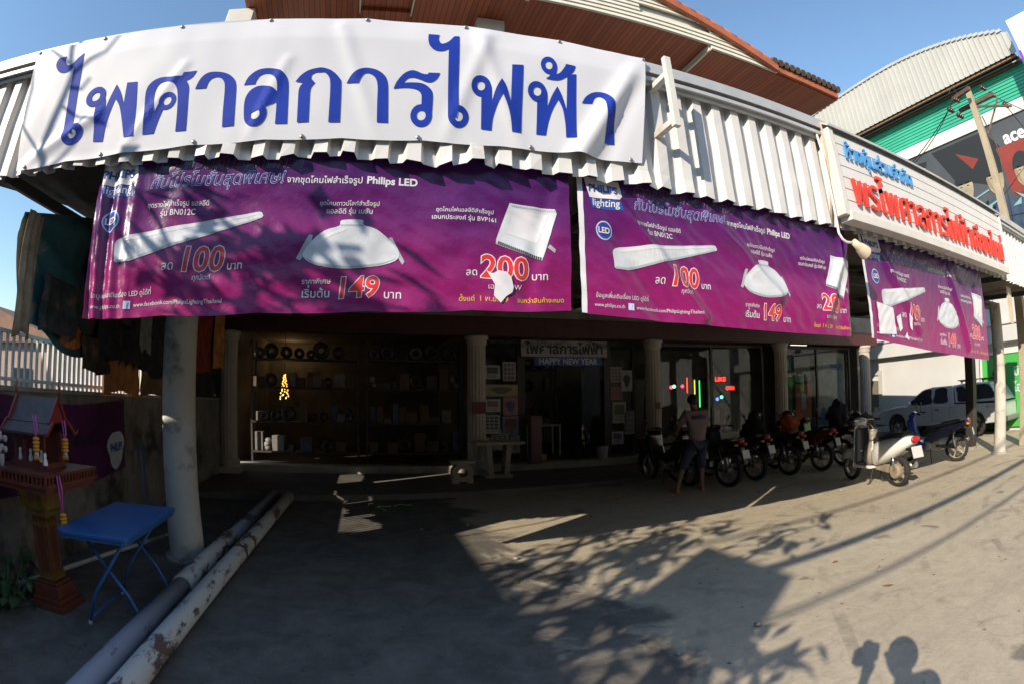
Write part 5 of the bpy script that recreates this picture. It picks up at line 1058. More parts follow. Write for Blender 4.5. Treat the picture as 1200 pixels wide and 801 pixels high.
# retro scooter
sc = thing('scooter', (7.82, 5.55, 0), 'white retro scooter with red tail light parked in the sun before the row', 'scooter', rz=R_d(-11)); sc.scale = (1.14, 1.04, 1.03)
SCW = mat('scooter_white', (.66,.66,.63), .25, coat=.5, nz=(3,.04)); PIPEM = mat('scooter_steel', (.5,.47,.42), .35, .9)
wheel(sc, -.60, .235, .10, drum=.075, rimm=DUST); wheel(sc, .64, .225, .09, drum=.07)
def loft(mb, secs, m=0, n=16, close=True):
    """secs: (y, half width, z centre, half height); an oval tube along the machine."""
    vs_ = []; 
    for y, w, z, h in secs:
        for k in range(n):
            a = 2*pi*k/n; c, s_ = cos(a), sin(a); c = math.copysign(abs(c)**.75, c); s_ = math.copysign(abs(s_)**.75, s_); vs_.append((w*c, y, z+h*s_))
    q = len(secs)-1; fs = [(i*n+k, i*n+(k+1) % n, (i+1)*n+(k+1) % n, (i+1)*n+k) for i in range(q) for k in range(n)]
    mb.add(vs_, fs, m, True); mb.add(vs_[:n], [tuple(range(n))], m, True); mb.add(vs_[q*n:], [tuple(range(n))], m, True)
mb = MB(); loft(mb, [(-.02,.13,.46,.16),(-.10,.18,.50,.20),(-.30,.21,.55,.20),(-.55,.20,.62,.17),(-.78,.15,.69,.11),(-.92,.09,.73,.06),(-.96,.04,.74,.03)]); mb.build('rear_body', SCW, sc)
mb = MB(); mb.prism([(-.02,.69),(-.05,.76),(-.30,.80),(-.40,.83),(-.72,.86),(-.80,.83),(-.74,.78),(-.30,.72)], 'x', -.13, .13); mb.build('seat', SEATM, sc, bevel=.03)
mb = MB(); mb.box((-.17,-.05,.255),(.17,.42,.30)); mb.build('floorboard', SCW, sc, bevel=.015)
mb = MB(); mb.grid(lambda u, v: ((v-.5)*(.40-.10*u), .42+.12*(4*(v-.5)**2)*-.5+.10*(1-u)**3*0+.06*u+.0, .28+.64*u), 14, 12); mb.build('front_apron', SCW, sc, solid=.02, fix=False)
mb = MB(); mb.grid(lambda u, v: ((v-.5)*(.36-.10*u), .385+.12*(4*(v-.5)**2)*-.5+.06*u, .31+.58*u), 14, 12); mb.build('inner_leg_shield', BLACK, sc, solid=.008, fix=False)
mb = MB(); P = [(s*(.20-.05*u), .36+.06*u, .28+.64*u) for s in (-1,) for u in [k/10 for k in range(11)]]; Q = [(-x,y,z) for x,y,z in reversed(P)]; mb.tube(P+[(0,.44,.96)]+Q, .014, 8); mb.build('apron_rim', CHROME, sc)
mb = MB(); loft(mb, [(.40,.05,.42,.10),(.48,.09,.44,.14),(.62,.095,.46,.10),(.80,.085,.42,.07),(.92,.04,.33,.04)]); mb.build('front_mudguard', SCW, sc)
mb = MB(); loft(mb, [(.34,.05,.98,.04),(.40,.13,1.0,.06),(.48,.11,1.0,.07),(.54,.07,1.0,.06)]); mb.build('headlight_cowl', SCW, sc)
mb = MB(); mb.ball((0,.54,1.0), (.07,.03,.06), 12); mb.build('headlight', LENS, sc)
mb = MB(); mb.tube([(0,.46,.94),(0,.64,.25)], .025, 10); mb.build('steering_column', ALU, sc)
mb = MB(); mb.tube([(-.33,.30,1.02),(-.18,.36,1.03),(0,.42,1.02),(.18,.36,1.03),(.33,.30,1.02)], .013, 8); hb = mb.build('handlebar', CHROME, sc)
for s in (-1,1): mb = MB(); mb.tube([(s*.34,.295,1.02),(s*.23,.34,1.03)], .02, 8); mb.build('grip', RUBBER, hb)
for s in (-1,1): mb = MB(); mb.tube([(s*.2,.37,1.03),(s*.25,.38,1.15)], .006, 6); mb.ball((s*.26,.38,1.18), (.055,.014,.04), 10); mb.build('mirror', BLACK, sc)
mb = MB(); mb.ball((0,-.945,.745), (.10,.045,.055), 12); mb.build('tail_light', TAIL, sc); plate(sc, (0,-1.0,.56), -22, .23, .18)
mb = MB(); mb.prism([(-.80,.62),(-.97,.62),(-1.02,.44),(-1.0,.44),(-.92,.58),(-.8,.58)], 'x', -.08, .08); mb.build('plate_bracket', BLACK, sc)
mb = MB(); mb.bar((.02,-.62,.24),(.02,-.05,.30),.14,.13); mb.lathe((-.05,-.58,.25), [(0,-.07),(.10,-.07),(.12,-.04),(.12,.04),(0,.05)], 18, axis='x'); mb.build('engine', DUST, sc, bevel=.012)
mb = MB(); mb.tube([(.13,-.30,.30),(.14,-.45,.28),(.145,-.84,.34)], [.03,.05,.05], 12); mb.build('exhaust', PIPEM, sc)
for s in (-1,): mb = MB(); mb.tube([(-.11,-.60,.27),(-.11,-.50,.56)], .03, 8); mb.build('shock_absorber', CHROME, sc)
mb = MB(); mb.tube([(-.08,-.02,.26),(-.14,-.02,.03),(-.20,-.04,.012)], .012, 6); mb.tube([(.08,-.02,.26),(.14,-.02,.03),(.20,-.04,.012)], .012, 6); mb.build('stand', DARKSTEEL, sc)
sb = thing('plastic_bag', (7.84, 5.66, .30), 'bulging translucent plastic bag hanging on the white scooter floorboard', 'bag')
BAG = mat('plastic_bag_film', (.34,.29,.235), .35, nz=(7,.3)); BAG.node_tree.nodes['Principled BSDF'].inputs['Transmission Weight'].default_value = .35
mb = MB(); mb.lathe((0,0,0), [(0,.02),(.09,.02),(.15,.08),(.16,.20),(.12,.33),(.05,.46),(.07,.56),(.09,.60)], 22)
mb.v = [tuple(Vector(v) + Vector((.03*noise.noise(Vector(v)*9), .03*noise.noise(Vector(v)*9+Vector((5,5,5))), 0))) for v in mb.v]; mb.build('bag', BAG, sb, fix=False)
mb = MB(); mb.tube([(-.07,0,.58),(-.05,.10,.70),(0,.14,.72),(.05,.10,.70),(.07,0,.58)], .008, 6); mb.build('handles', BAG, sb)
# helmets and gear on the row
HEL = mat('helmet_black', (.012,.012,.014), .12, coat=.7); VIS = mat('smoke_visor', (.05,.055,.06), .06, .2)
def helmet(loc, col, label, rz=0):
    e = thing('helmet', loc, label, 'helmet', rz=rz); mb = MB(); n = 16; vs_ = []
    for i in range(9):
        t = pi*.70*i/8
        for k in range(n): p = 2*pi*k/n; vs_.append((.125*sin(t)*cos(p), .15*sin(t)*sin(p), .135*cos(t)))
    mb.add(vs_, [(i*n+k, (i+1)*n+k, (i+1)*n+(k+1) % n, i*n+(k+1) % n) for i in range(8) for k in range(n)], 0, True); mb.build('shell', col, e, solid=.012)
    mb = MB(); mb.grid(lambda u, v: (.136*cos(radians(205+130*u))*1.0, .16*sin(radians(205+130*u))*1.0, -.04+.085*v), 12, 4); mb.build('visor', VIS, e, fix=False, solid=.004)
helmet((7.45,8.52,1.14), HEL, 'glossy black helmet resting on a mirror in the row of bikes', R_d(10)); helmet((8.28,8.35,1.10), mat('helmet_dark', (.03,.02,.02), .2, coat=.5), 'dark helmet above the orange jacket', R_d(40)); helmet((9.52,7.35,.99), HEL, 'black helmet sitting on the seat of the maroon bike', R_d(-20))
def blob_thing(name, loc, r, m, label, cat, seed, j=.5):
    mb = MB(); mb.ball((seed*.37,0,0), r, 22, j=j); mb.v = [(a-seed*.37,b,c) for a,b,c in mb.v]; o = mb.build(name, m, fix=False); o.location = loc; return tag(o, label, cat)
blob_thing('orange_jacket', (8.15,8.15,.98), (.19,.15,.16), mat('orange_fabric', (.40,.075,.015), .8, nz=(9,.3)), 'crumpled orange jacket draped over the dark red bike', 'jacket', 1, .7)
blob_thing('black_jacket', (7.30,8.30,.93), (.22,.2,.2), mat('black_fabric', (.015,.014,.015), .9), 'black jacket bundled over the bike below the glossy helmet', 'jacket', 2, .7)
CAMO = mat('camouflage_fabric', (.09,.085,.04), .85, nz=(11,.6), dirt=(9,(.03,.03,.02),.52))
blob_thing('camouflage_pack', (9.35,6.95,.88), (.22,.20,.20), CAMO, 'camouflage bag strapped on a seat behind the white scooter', 'bag', 3, .4)
blob_thing('dark_cover', (9.55,7.95,1.05), (.22,.26,.30), mat('dark_nylon', (.02,.02,.035), .6), 'dark nylon cover bundled over the maroon bike handlebar', 'cover', 4, .6)

# ---------------------------------------------------------------- people
SKIN = mat('skin', (.24,.115,.065), .55, nz=(5,.12)); HAIR = mat('black_hair', (.012,.010,.009), .5, bump=(90,.4))
def skinned(name, verts, edges, m, parent, sub=2):
    """verts: name -> (x, y, z, r) or (.., rx, ry); grows one continuous surface over the joints."""
    ks = list(verts); me = bpy.data.meshes.new(name); me.from_pydata([verts[k][:3] for k in ks], [(ks.index(a), ks.index(b)) for a, b in edges], [])
    me.materials.append(m); o = bpy.data.objects.new(name, me); COL.objects.link(o); o.parent = parent
    o.modifiers.new('skin', 'SKIN'); sv = me.skin_vertices[0].data
    for i, k in enumerate(ks):
        r = verts[k][3:]; sv[i].radius = (r[0], r[-1]); sv[i].use_root = (i == 0)
    o.modifiers['skin'].use_smooth_shade = True
    s = o.modifiers.new('sub', 'SUBSURF'); s.levels = sub; s.render_levels = sub
    return o
def chain(*a): return [(a[i], a[i+1]) for i in range(len(a)-1)]
def person(loc, rz, J, label, shirt, shorts, hair_r, shoe, sleeve='elbow', shorts_to='knee', hat=None):
    """J: joint positions (local, facing +Y)."""
    e = thing('person', loc, label, 'person', rz=rz); V = {}; E = []
    RAD = dict(pelvis=(.145,.105), waist=(.125,.095), chest=(.155,.11), neck=(.052,), head0=(.062,), head1=(.082,.092), head2=(.066,.076))
    for k in ('pelvis','waist','chest','neck','head0','head1','head2'): V[k] = (*J[k], *RAD[k])
    E += chain('pelvis','waist','chest','neck','head0','head1','head2')
    for s in 'LR':
        for k, r in (('sh',.062),('el',.045),('wr',.030),('palm',.036)): V[k+s] = (*J[k+s], r)
        E += chain('chest','sh'+s,'el'+s,'wr'+s,'palm'+s)
        pw, pp = Vector(J['wr'+s]), Vector(J['palm'+s]); d = (pp-pw).normalized(); side = d.cross(Vector((0,0,1))).normalized(); dn = Vector((0,0,-1))
        for i in range(4):
            b = pp + side*((i-1.5)*.019) + d*.035; ln = (.030,.036,.034,.026)[i]
            f1 = b + d*ln + dn*.012; f2 = f1 + d*ln*.5 + dn*.028
            V[f'f{i}a{s}'] = (*b, .0105); V[f'f{i}b{s}'] = (*f1, .0095); V[f'f{i}c{s}'] = (*f2, .008); E += chain('palm'+s, f'f{i}a{s}', f'f{i}b{s}', f'f{i}c{s}')
        t = pp + side*(.04 if s == 'L' else -.04); V['ta'+s] = (*t, .012); t2 = t + d*.04+dn*.01; V['tb'+s] = (*t2, .009); E += chain('palm'+s,'ta'+s,'tb'+s)
        for k, r in (('hip',.088),('kn',.058),('an',.038),('heel',.040),('toe',.030)): V[k+s] = (*J[k+s], r)
        E += chain('pelvis','hip'+s,'kn'+s,'an'+s,'heel'+s,'toe'+s)
    body = skinned('body', V, E, SKIN, e)
    h = Vector(J['head1']); up = (Vector(J['head2'])-Vector(J['head0'])).normalized()
    mb = MB(); f = Vector((0,1,0)); c = h+up*.012
    for s in (-1,1):
        mb.ball(h+Vector((s*.083,-.005,0)), (.014,.026,.034), 10)
    mb.ball(h+Vector((0,.094,-.012)), (.016,.022,.026), 8); mb.build('ears_and_nose', SKIN, e)
    mb = MB(); 
    for s in (-1,1): mb.ball(h+Vector((s*.033,.084,.018)), (.014,.010,.009), 8)
    mb.build('eyes', BLACK, e); mb = MB(); mb.ball(h+Vector((0,.086,-.050)), (.026,.010,.007), 8); mb.build('mouth', mat('lips', (.22,.07,.05), .5), e)
    mb = MB(); n = 18; vs_ = []
    for i in range(8):
        t = pi*.62*i/7
        for k in range(n):
            p = 2*pi*k/n; back = .5-.5*sin(p); tt = t*(.62+.5*back); q = Vector((.097*sin(tt)*cos(p), .108*sin(tt)*sin(p)-.006, .115*cos(tt)+.004)); q *= 1+.05*noise.noise(q*30); vs_.append(h+q+up*.012)
    mb.add(vs_, [(i*n+k, (i+1)*n+k, (i+1)*n+(k+1) % n, i*n+(k+1) % n) for i in range(7) for k in range(n)], 0, True); mb.build('hair', HAIR, e, fix=False, solid=.01)
    if hat: hat(e, h, up)
    V = {'chest': (*J['chest'], .196,.150), 'waist': (*J['waist'], .165,.130), 'hem': (*(Vector(J['pelvis'])+Vector((0,0,-.10))), .172,.135), 'nk': (*(Vector(J['chest']).lerp(Vector(J['neck']), .62)), .088)}; E = chain('nk','chest','waist','hem')
    for s in 'LR':
        a, b = Vector(J['sh'+s]), Vector(J['el'+s]); V['s'+s] = (*a, .094); V['t'+s] = (*a.lerp(b, .75 if sleeve == 'elbow' else 1.0), .068); E += chain('chest','s'+s,'t'+s)
        if sleeve == 'wrist': V['u'+s] = (*Vector(J['wr'+s]), .042); E += [('t'+s,'u'+s)]
    skinned('shirt', {k: V[k] for k in (['hem','waist','chest','nk']+[k for k in V if k not in ('hem','waist','chest','nk')])}, E, shirt, e)
    V = {'pelvis': (*J['pelvis'], .158,.120)}; E = []
    for s in 'LR':
        a, b, c_ = Vector(J['hip'+s]), Vector(J['kn'+s]), Vector(J['an'+s]); V['h'+s] = (*a, .104); V['k'+s] = (*b, .086); E += chain('pelvis','h'+s,'k'+s)
        V['c'+s] = (*b.lerp(c_, .25 if shorts_to == 'knee' else .95), .082 if shorts_to == 'knee' else .06); E += [('k'+s,'c'+s)]
    skinned('trousers', V, E, shorts, e)
    for s in 'LR':
        a, b = Vector(J['heel'+s]), Vector(J['toe'+s]); d = b-a; mb = MB(); mb.tube([a-d*.22-Vector((0,0,a.z-.022)), Vector((a.x,a.y,.024)), Vector((b.x,b.y,.022)), b+d*.3-Vector((0,0,b.z-.016))], [.024,.040,.046,.028], 12); 
        mb.tube([a.lerp(b,.45)+Vector((-.05,0,-.02)), a.lerp(b,.55)+Vector((0,0,.028)), a.lerp(b,.45)+Vector((.05,0,-.02))], .012, 6); mb.build('sandal', shoe, e)
    return e
J = dict(pelvis=(0,0,.88), waist=(0,.03,1.02), chest=(0,.07,1.24), neck=(0,.12,1.39), head0=(0,.15,1.45), head1=(0,.18,1.53), head2=(0,.19,1.585))
for s, n_ in ((-1,'L'),(1,'R')): J.update({'sh'+n_: (s*.185,.07,1.32), 'el'+n_: (s*.27,.20,1.09), 'wr'+n_: (s*.24,.42,1.0), 'palm'+n_: (s*.23,.50,.985)})
J.update(hipL=(-.10,0,.80), knL=(-.24,.05,.46), anL=(-.38,.0,.085), heelL=(-.385,-.03,.045), toeL=(-.42,.12,.035), hipR=(.09,0,.80), knR=(.10,.04,.46), anR=(.10,.0,.085), heelR=(.10,-.03,.045), toeR=(.12,.12,.035))
SHIRT = mat('faded_grey_pink_shirt', (.19,.15,.145), .85, nz=(6,.12)); JEANS = mat('dark_denim', (.035,.045,.075), .85, nz=(10,.4)); SAND = mat('orange_rubber', (.50,.13,.03), .6)
pr = person((5.36,7.62,0), R_d(-8), J, 'person in faded shirt, rolled jeans and orange sandals, back turned, leaning over a motorbike', SHIRT, JEANS, 1, SAND)
mb = MB(); mb.grid(lambda u, v: ((u-.5)*.26, -.098-.0*u+.04*(2*u-1)**2, 1.235+.055*v), 8, 3); mb.build('printed_stripe', mat('dark_shirt_print', (.04,.035,.06), .8), pr, solid=.01, fix=False)

# ---------------------------------------------------------------- pickup truck
tk = thing('pickup_truck', (16.06, 8.38, 0), 'silver extended cab pickup with window topper parked by the white wall', 'pickup truck')
TW = mat('silver_white_paint', (.50,.50,.48), .3, .1, coat=.5, nz=(1.2,.06), dirt=(2.2,(.36,.33,.28),.62)); TG = mat('tinted_window', (.03,.035,.038), .06, .0, spec=.7); SEAM = mat('panel_gap', (.04,.04,.04), .6)
mb = MB(); 
body = [(-2.46,.40),(-2.46,.62),(-2.44,.93),(-.75,.95),(1.25,.96),(1.55,.94),(2.15,.86),(2.42,.72),(2.46,.42)]
def arch(c, r): return [(c+r*cos(radians(a)), .36+r*sin(radians(a))) for a in range(0, 181, 20)]
prof = body + [(1.95,.36)] + [p for p in arch(1.55,.37)] + [(1.1,.34),(-1.1,.34)] + arch(-1.55,.37) + [(-2.0,.38)]
for x0, x1 in ((-.84,.84),): mb.prism(prof, 'x', x0, x1)
mb.build('body', TW, tk, bevel=.05)
def cab(mb, P, xb, xt, zb, zt, m=0):
    f = lambda y, z, s: (s*(xb+(xt-xb)*(z-zb)/(zt-zb)), y, z); n = len(P)
    mb.add([f(y,z,-1) for y,z in P]+[f(y,z,1) for y,z in P], [tuple(range(n)), tuple(range(2*n-1,n-1,-1))]+[(i,i+n,(i+1) % n+n,(i+1) % n) for i in range(n)], m)
mb = MB(); cab(mb, [(1.25,.95),(.95,1.16),(.50,1.43),(.15,1.485),(-.62,1.49),(-.74,.95)], .81, .66, .95, 1.5); mb.build('cab', TW, tk, bevel=.03)
mb = MB(); cab(mb, [(-.78,.97),(-.70,1.49),(-1.2,1.53),(-2.05,1.50),(-2.43,.97)], .82, .70, .95, 1.53); mb.build('bed_topper', TW, tk, bevel=.03)
def side_win(P, s, name='window'):
    mb = MB(); P = smooth_poly([(a,b,0) for a,b in P], 3); f = lambda y, z: (s*(.815-.15*(z-.95)/.55+.012 if y > -.75 else .82-.12*(z-.95)/.58+.006), y, z); mb.add([f(a,b) for a,b in P], [tuple(range(len(P)))]); mb.build(name, TG, tk, fix=False)
for s in (-1,1):
    side_win([(1.02,1.0),(.86,1.17),(.50,1.385),(.20,1.42),(.17,1.2),(.16,1.0)], s); side_win([(.05,1.02),(.04,1.25),(.0,1.42),(-.40,1.43),(-.46,1.2),(-.48,1.02)], s)
    side_win([(-.90,1.03),(-.86,1.25),(-.80,1.42),(-1.10,1.42),(-1.35,1.06),(-1.2,1.02)], s); side_win([(-1.48,1.08),(-1.20,1.43),(-1.6,1.46),(-2.02,1.43),(-2.25,1.10),(-1.85,1.06)], s)
    for y in (.11,-.60):
        mb = MB(); mb.box((s*.842-.002,y-.006,.45),(s*.842+.002,y+.006,.95)); mb.build('door_seam', SEAM, tk)
    mb = MB(); mb.box((s*.855-.012,-.18,.80),(s*.855+.012,-.02,.83)); mb.build('door_handle', CHROME, tk)
    mb = MB(); mb.box((s*.86-.02,-2.47,.60),(s*.86+.0,-2.36,.90)); mb.build('tail_light', TAIL, tk, bevel=.01)
    mb = MB(); mb.ball((s*.70,2.34,.70), (.14,.12,.09), 12); mb.build('headlight', LENS, tk)
    mb = MB(); mb.ball((s*.95,.95,1.02), (.09,.05,.07), 10); mb.build('mirror', TW, tk)
    for y in (-1.55,1.55): wheel(tk, y, .345, .22, x=s*.73, drum=.09)
    mb = MB(); mb.box((s*.845-.004,-2.4,.955),(s*.845+.004,-.78,.985)); mb.build('topper_seal', BLACK, tk)
mb = MB(); cab(mb, [(1.20,1.0),(.95,1.17),(.56,1.40),(.58,1.41),(.97,1.18),(1.23,1.0)], .72, .60, .95, 1.5); mb.build('windscreen', TG, tk)
mb = MB(); mb.box((-.80,2.40,.32),(.80,2.52,.58)); mb.box((-.82,-2.58,.38),(.82,-2.46,.52)); mb.build('bumper', mat('bumper_grey', (.18,.18,.18), .5), tk, bevel=.03)
mb = MB(); mb.box((-.6,-1.9,1.60),(-.56,-.8,1.63)); mb.box((.56,-1.9,1.60),(.6,-.8,1.63))
for y in (-1.75,-.95): mb.box((-.66,y-.02,1.57),(.66,y+.02,1.60)); mb.box((-.6,y-.02,1.52),(-.56,y+.02,1.57)); mb.box((.56,y-.02,1.52),(.6,y+.02,1.57))
mb.build('roof_rack', BLACK, tk)
mb = MB(); letters(mb, '8111', (-.846,-1.95,.80), (0,-1,0), (0,0,1), .11, 0, .01, 0, width=.30); mb.build('lettering', mat('grey_lettering', (.12,.12,.13), .5), tk)

# ---------------------------------------------------------------- the big green clad building beyond the lane
gb = thing('green_building', (20, 5, 0), 'tall hall with green corrugated cladding over a white ground floor and pale curved roof edge', 'building'); BO = (20,5,0)
WALLW = mat('white_render_wall', (.50,.495,.475), .8, nz=(1.2,.05), dirt=(1.1,(.5,.46,.4),.68))
mb = MB(); mb.box((17.0,-8,0),(30,14.0,4.9)); mb.build('ground_floor_wall', WALLW, gb, BO)
mb = MB(); mb.box((16.72,4.6,2.62),(16.998,12.6,3.12)); mb.box((16.80,-8,2.70),(16.998,4.597,3.05)); mb.box((16.66,4.4,3.12),(16.998,12.7,3.19)); mb.build('ledge', WALLW, gb, BO, bevel=.01)
mb = MB(); mb.box((16.90,12.2,2.0),(16.998,13.8,3.9)); mb.box((16.93,11.75,.0),(16.999,11.9,2.2)); mb.box((16.93,11.901,2.05),(16.999,12.9,2.2)); mb.build('doorway_surround', mat('grey_render', (.42,.40,.36), .8, nz=(2,.1)), gb, BO)
mb = MB(); mb.box((16.96,11.95,.9),(16.997,12.7,1.85)); mb.build('window', mat('dull_window', (.16,.14,.11), .3), gb, BO)
GREEN = mat('green_cladding', (.05,.40,.26), .4, .1, nz=(.5,.15)); 
mb = MB(); n = 44; pz = 4.9; vs_ = []; hs = []
z = 9.25
while z < 10.75: hs += [(z,0),(z+.05,0),(z+.06,.03),(z+.105,.03)]; z += .115
hs = [(4.9,0)] + hs
for y in (-8, 14.0): vs_ += [(17.0-d, y, zz) for zz, d in hs]
k = len(hs); mb.add(vs_, [(i,i+1,k+i+1,k+i) for i in range(k-1)]); mb.build('green_cladding', GREEN, gb, BO, fix=False, solid=.01)
mb = MB(); mb.box((17.05,-8,4.9),(30,14.0,10.95)); mb.build('upper_wall', WALLW, gb, BO)
ROOFP = mat('pale_roof_sheet', (.46,.45,.405), .4, .15, nz=(.8,.06)); 
def topz(y): return 12.67 - .0276*(y-9)**2 if y < 9 else 12.67-.010*(y-9)**2
mb = MB(); vs_ = []; ys = []
y = 14.6
while y > 3.0: ys += [(y,0),(y-.16,0),(y-.18,.035),(y-.22,.035)]; y -= .24
for y, d in ys: vs_ += [(16.4-d, y, 10.87), (16.4-d, y, topz(y))]
mb.add(vs_, [(2*i,2*i+1,2*i+3,2*i+2) for i in range(len(ys)-1)]); mb.build('roof_fascia', ROOFP, gb, BO, fix=False, solid=.01)
mb = MB(); P = [y for y, d in ys[::4]]
for a, b in zip(P, P[1:]): mb.box((16.34,b,topz((a+b)/2)-.0),(16.5,a,topz((a+b)/2)+.10))
mb.build('fascia_capping', GREYTRIM, gb, BO, fix=False)
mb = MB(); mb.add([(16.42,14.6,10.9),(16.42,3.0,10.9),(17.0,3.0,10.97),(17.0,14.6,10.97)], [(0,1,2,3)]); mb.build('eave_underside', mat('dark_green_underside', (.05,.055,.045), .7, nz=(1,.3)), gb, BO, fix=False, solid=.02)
for z, x in ((10.80,16.85),(10.85,16.5)):
    mb = MB(); mb.bar((x,14.6,z-.02),(x,3.0,z-.02),.07,.08); mb.build('eave_beam', RUST if x > 16.5 else mat('brown_pipe',(.25,.13,.07),.6), gb, BO)
mb = MB(); mb.box((17.1,3,10.96),(30,14.6,11.15)); mb.build('roof', ROOFP, gb, BO)
# white tower block of the same hall
wt = thing('white_block', (18, 0, 0), 'plain white tower block rising at the near end of the green hall', 'building'); mb = MB(); mb.box((15.6,-8,8.0),(24,2.6,11.5)); mb.build('wall', mat('bright_white_wall', (.62,.62,.62), .7, nz=(.5,.03)), wt, (18,0,0))
mb = MB(); mb.box((16.6,-8,0),(16.995,2.5,7.99)); mb.build('lower_wall', WALLW, wt, (18,0,0)); mb = MB(); mb.box((15.57,2.55,9.4),(15.66,2.66,10.4)); mb.build('purple_edge_tube', mat('purple_tube', (.2,.05,.35), .4), wt, (18,0,0))
# esports style billboard: plain generic figures
bb = thing('billboard', (16.85, 7, 7), 'large dark billboard with red shapes and three faces on the green hall', 'billboard'); OO = (16.85,7,7)
mb = MB(); mb.box((16.80,-2,4.6),(16.93,11.2,9.22)); mb.build('panel', mat('slate_print', (.055,.062,.07), .6, nz=(.5,.35)), bb, OO)
mb = MB(); mb.box((16.74,-2,9.221),(16.95,11.3,9.62)); mb.box((16.74,11.201,4.6),(16.95,11.3,9.22)); mb.build('frame', WHITE, bb, OO)
mb = MB(); B = lambda pts, m, h: mb.prism(pts, 'x', 16.80-h-.004, 16.80-h, m)
FACE = mat('printed_face', (.33,.28,.18), .6, nz=(3,.2)); JER = mat('printed_jersey', (.03,.055,.10), .6, nz=(4,.4)); REDP = mat('billboard_red', (.22,.03,.02), .6, nz=(1,.2)); HAIRP = mat('printed_hair', (.012,.014,.016), .6); CY = mat('printed_cyan', (.18,.36,.40), .6)
B([(8.3,7.05),(7.5,7.0),(7.75,8.3)], 0, .002); B([(6.9,8.75),(6.0,8.3),(6.35,8.05)], 0, .002); B([(5.2,8.4),(3.6,8.4),(3.4,6.5),(5.0,6.9)], 0, .002); B([(9.6,6.5),(9.0,6.3),(9.3,7.2)], 0, .002)
for k, (y, z) in enumerate(((6.85,7.55),(5.55,7.50),(4.35,7.45))):
    n = 18; B([(y+.82*cos(2*pi*i/n)*1.0, z-1.75+1.25*max(-.9, sin(2*pi*i/n))) for i in range(n)], 2, .005+.002*k)
    B([(y+.36*cos(2*pi*i/n), z+.02+.52*sin(2*pi*i/n)) for i in range(n)], 1, .013); B([(y+.40*cos(pi*i/9), z+.12+.50*sin(pi*i/9)) for i in range(10)], 3, .018)
    for s in (-1,1): B([(y+s*.15-.06,z+.03),(y+s*.15+.06,z+.03),(y+s*.15+.05,z+.055),(y+s*.15-.05,z+.055)], 3, .018); B([(y+s*.15-.08,z+.13),(y+s*.15+.08,z+.13),(y+s*.15+.06,z+.165),(y+s*.15-.07,z+.16)], 3, .018)
    B([(y-.09,z-.27),(y+.09,z-.27),(y,z-.245)], 5, .018); B([(y-.05,z-.15),(y+.05,z-.15),(y+.03,z-.12),(y-.03,z-.12)], 5, .018); B([(y+.12,z-.45),(y+.34,z-.12),(y+.36,z+.1),(y+.26,z+.1),(y+.20,z-.1)], 5, .0155)
    B([(y-.12,z-.42),(y+.12,z-.42),(y+.16,z-.8),(y-.16,z-.8)], 1, .011)
    B([(y+.75,z-.95),(y+.35,z-.75),(y+.40,z-.95)], 4, .018)
B([(10.8,8.9),(9.7,8.0),(10.2,6.4),(10.9,6.2)], 3, .002); B([(9.4,9.0),(8.2,8.9),(8.8,7.6)], 3, .0025); B([(7.9,9.1),(5.5,9.1),(4.7,8.0),(5.9,7.4),(7.2,7.9)], 3, .0012); B([(3.2,9.1),(1.5,9.0),(1.9,6.0),(2.8,6.4)], 0, .002); B([(7.6,6.2),(3.5,6.2),(3.5,4.7),(7.6,4.7)], 2, .0045); B([(4.9,6.9),(4.1,6.2),(3.6,6.3),(4.3,6.6)], 1, .025); B([(7.3,6.7),(6.5,6.4),(6.7,6.9)], 0, .023)
B([(7.05,6.95),(5.9,7.2),(5.9,7.25),(7.05,7.0)], 4, .022); B([(6.6,6.55),(5.6,6.8),(5.6,6.86),(6.6,6.6)], 4, .022)
mb.build('printed_picture', [REDP, FACE, JER, HAIRP, CY, mat('printed_face_shadow', (.25,.19,.11), .6)], bb, OO)
mb = MB(); letters(mb, 'acer', (16.785,4.78,8.42), (0,-1,0), (0,0,1), .60, 0, .035, .0, width=1.2); letters(mb, 'PREDATOR', (16.785,11.0,8.42), (0,-1,0), (0,0,1), .42, 0, .02, .0, width=2.75); mb.build('lettering', INK_W, bb, OO)
# green shop sign board at the wall foot, with a standing figure printed on it
gs = thing('green_sign_panel', (16.9, 6, 1.2), 'bright green wall panel with white Thai lettering behind the white pillar', 'sign'); OO = (16.9,6,1.2)
mb = MB(); mb.box((16.90,3.6,.12),(16.99,7.25,2.28)); mb.build('panel', mat('bright_green_panel', (.06,.36,.07), .5, nz=(1,.12)), gs, OO); mb = MB(); mb.box((16.86,3.55,2.281),(16.995,7.3,2.36)); mb.box((16.86,7.251,.10),(16.995,7.32,2.28)); mb.build('frame', WHITE, gs, OO)
mb = MB(); letters(mb, 'มือถือ', (16.89,6.02,1.62), (0,-1,0), (0,0,1), .36, 0, .02, 0, width=.95); letters(mb, 'ไอเดีย', (16.89,6.02,1.15), (0,-1,0), (0,0,1), .36, 0, .02, 0, width=.9); mb.build('lettering', INK_W, gs, OO)
mb = MB(); n = 14; mb.prism([(6.68+.15*cos(2*pi*i/n), 1.62+.19*sin(2*pi*i/n)) for i in range(n)], 'x', 16.886, 16.89, 0); mb.prism([(6.68+.17*cos(pi*i/8), 1.68+.19*sin(pi*i/8)) for i in range(9)], 'x', 16.882, 16.886, 1); mb.prism([(6.95,.9),(6.9,1.35),(6.68,1.45),(6.45,1.35),(6.4,.9)], 'x', 16.884, 16.89, 2); mb.build('printed_figure', [mat('printed_skin', (.40,.22,.15), .6), HAIRP, mat('printed_mauve', (.30,.24,.30), .6)], gs, OO)
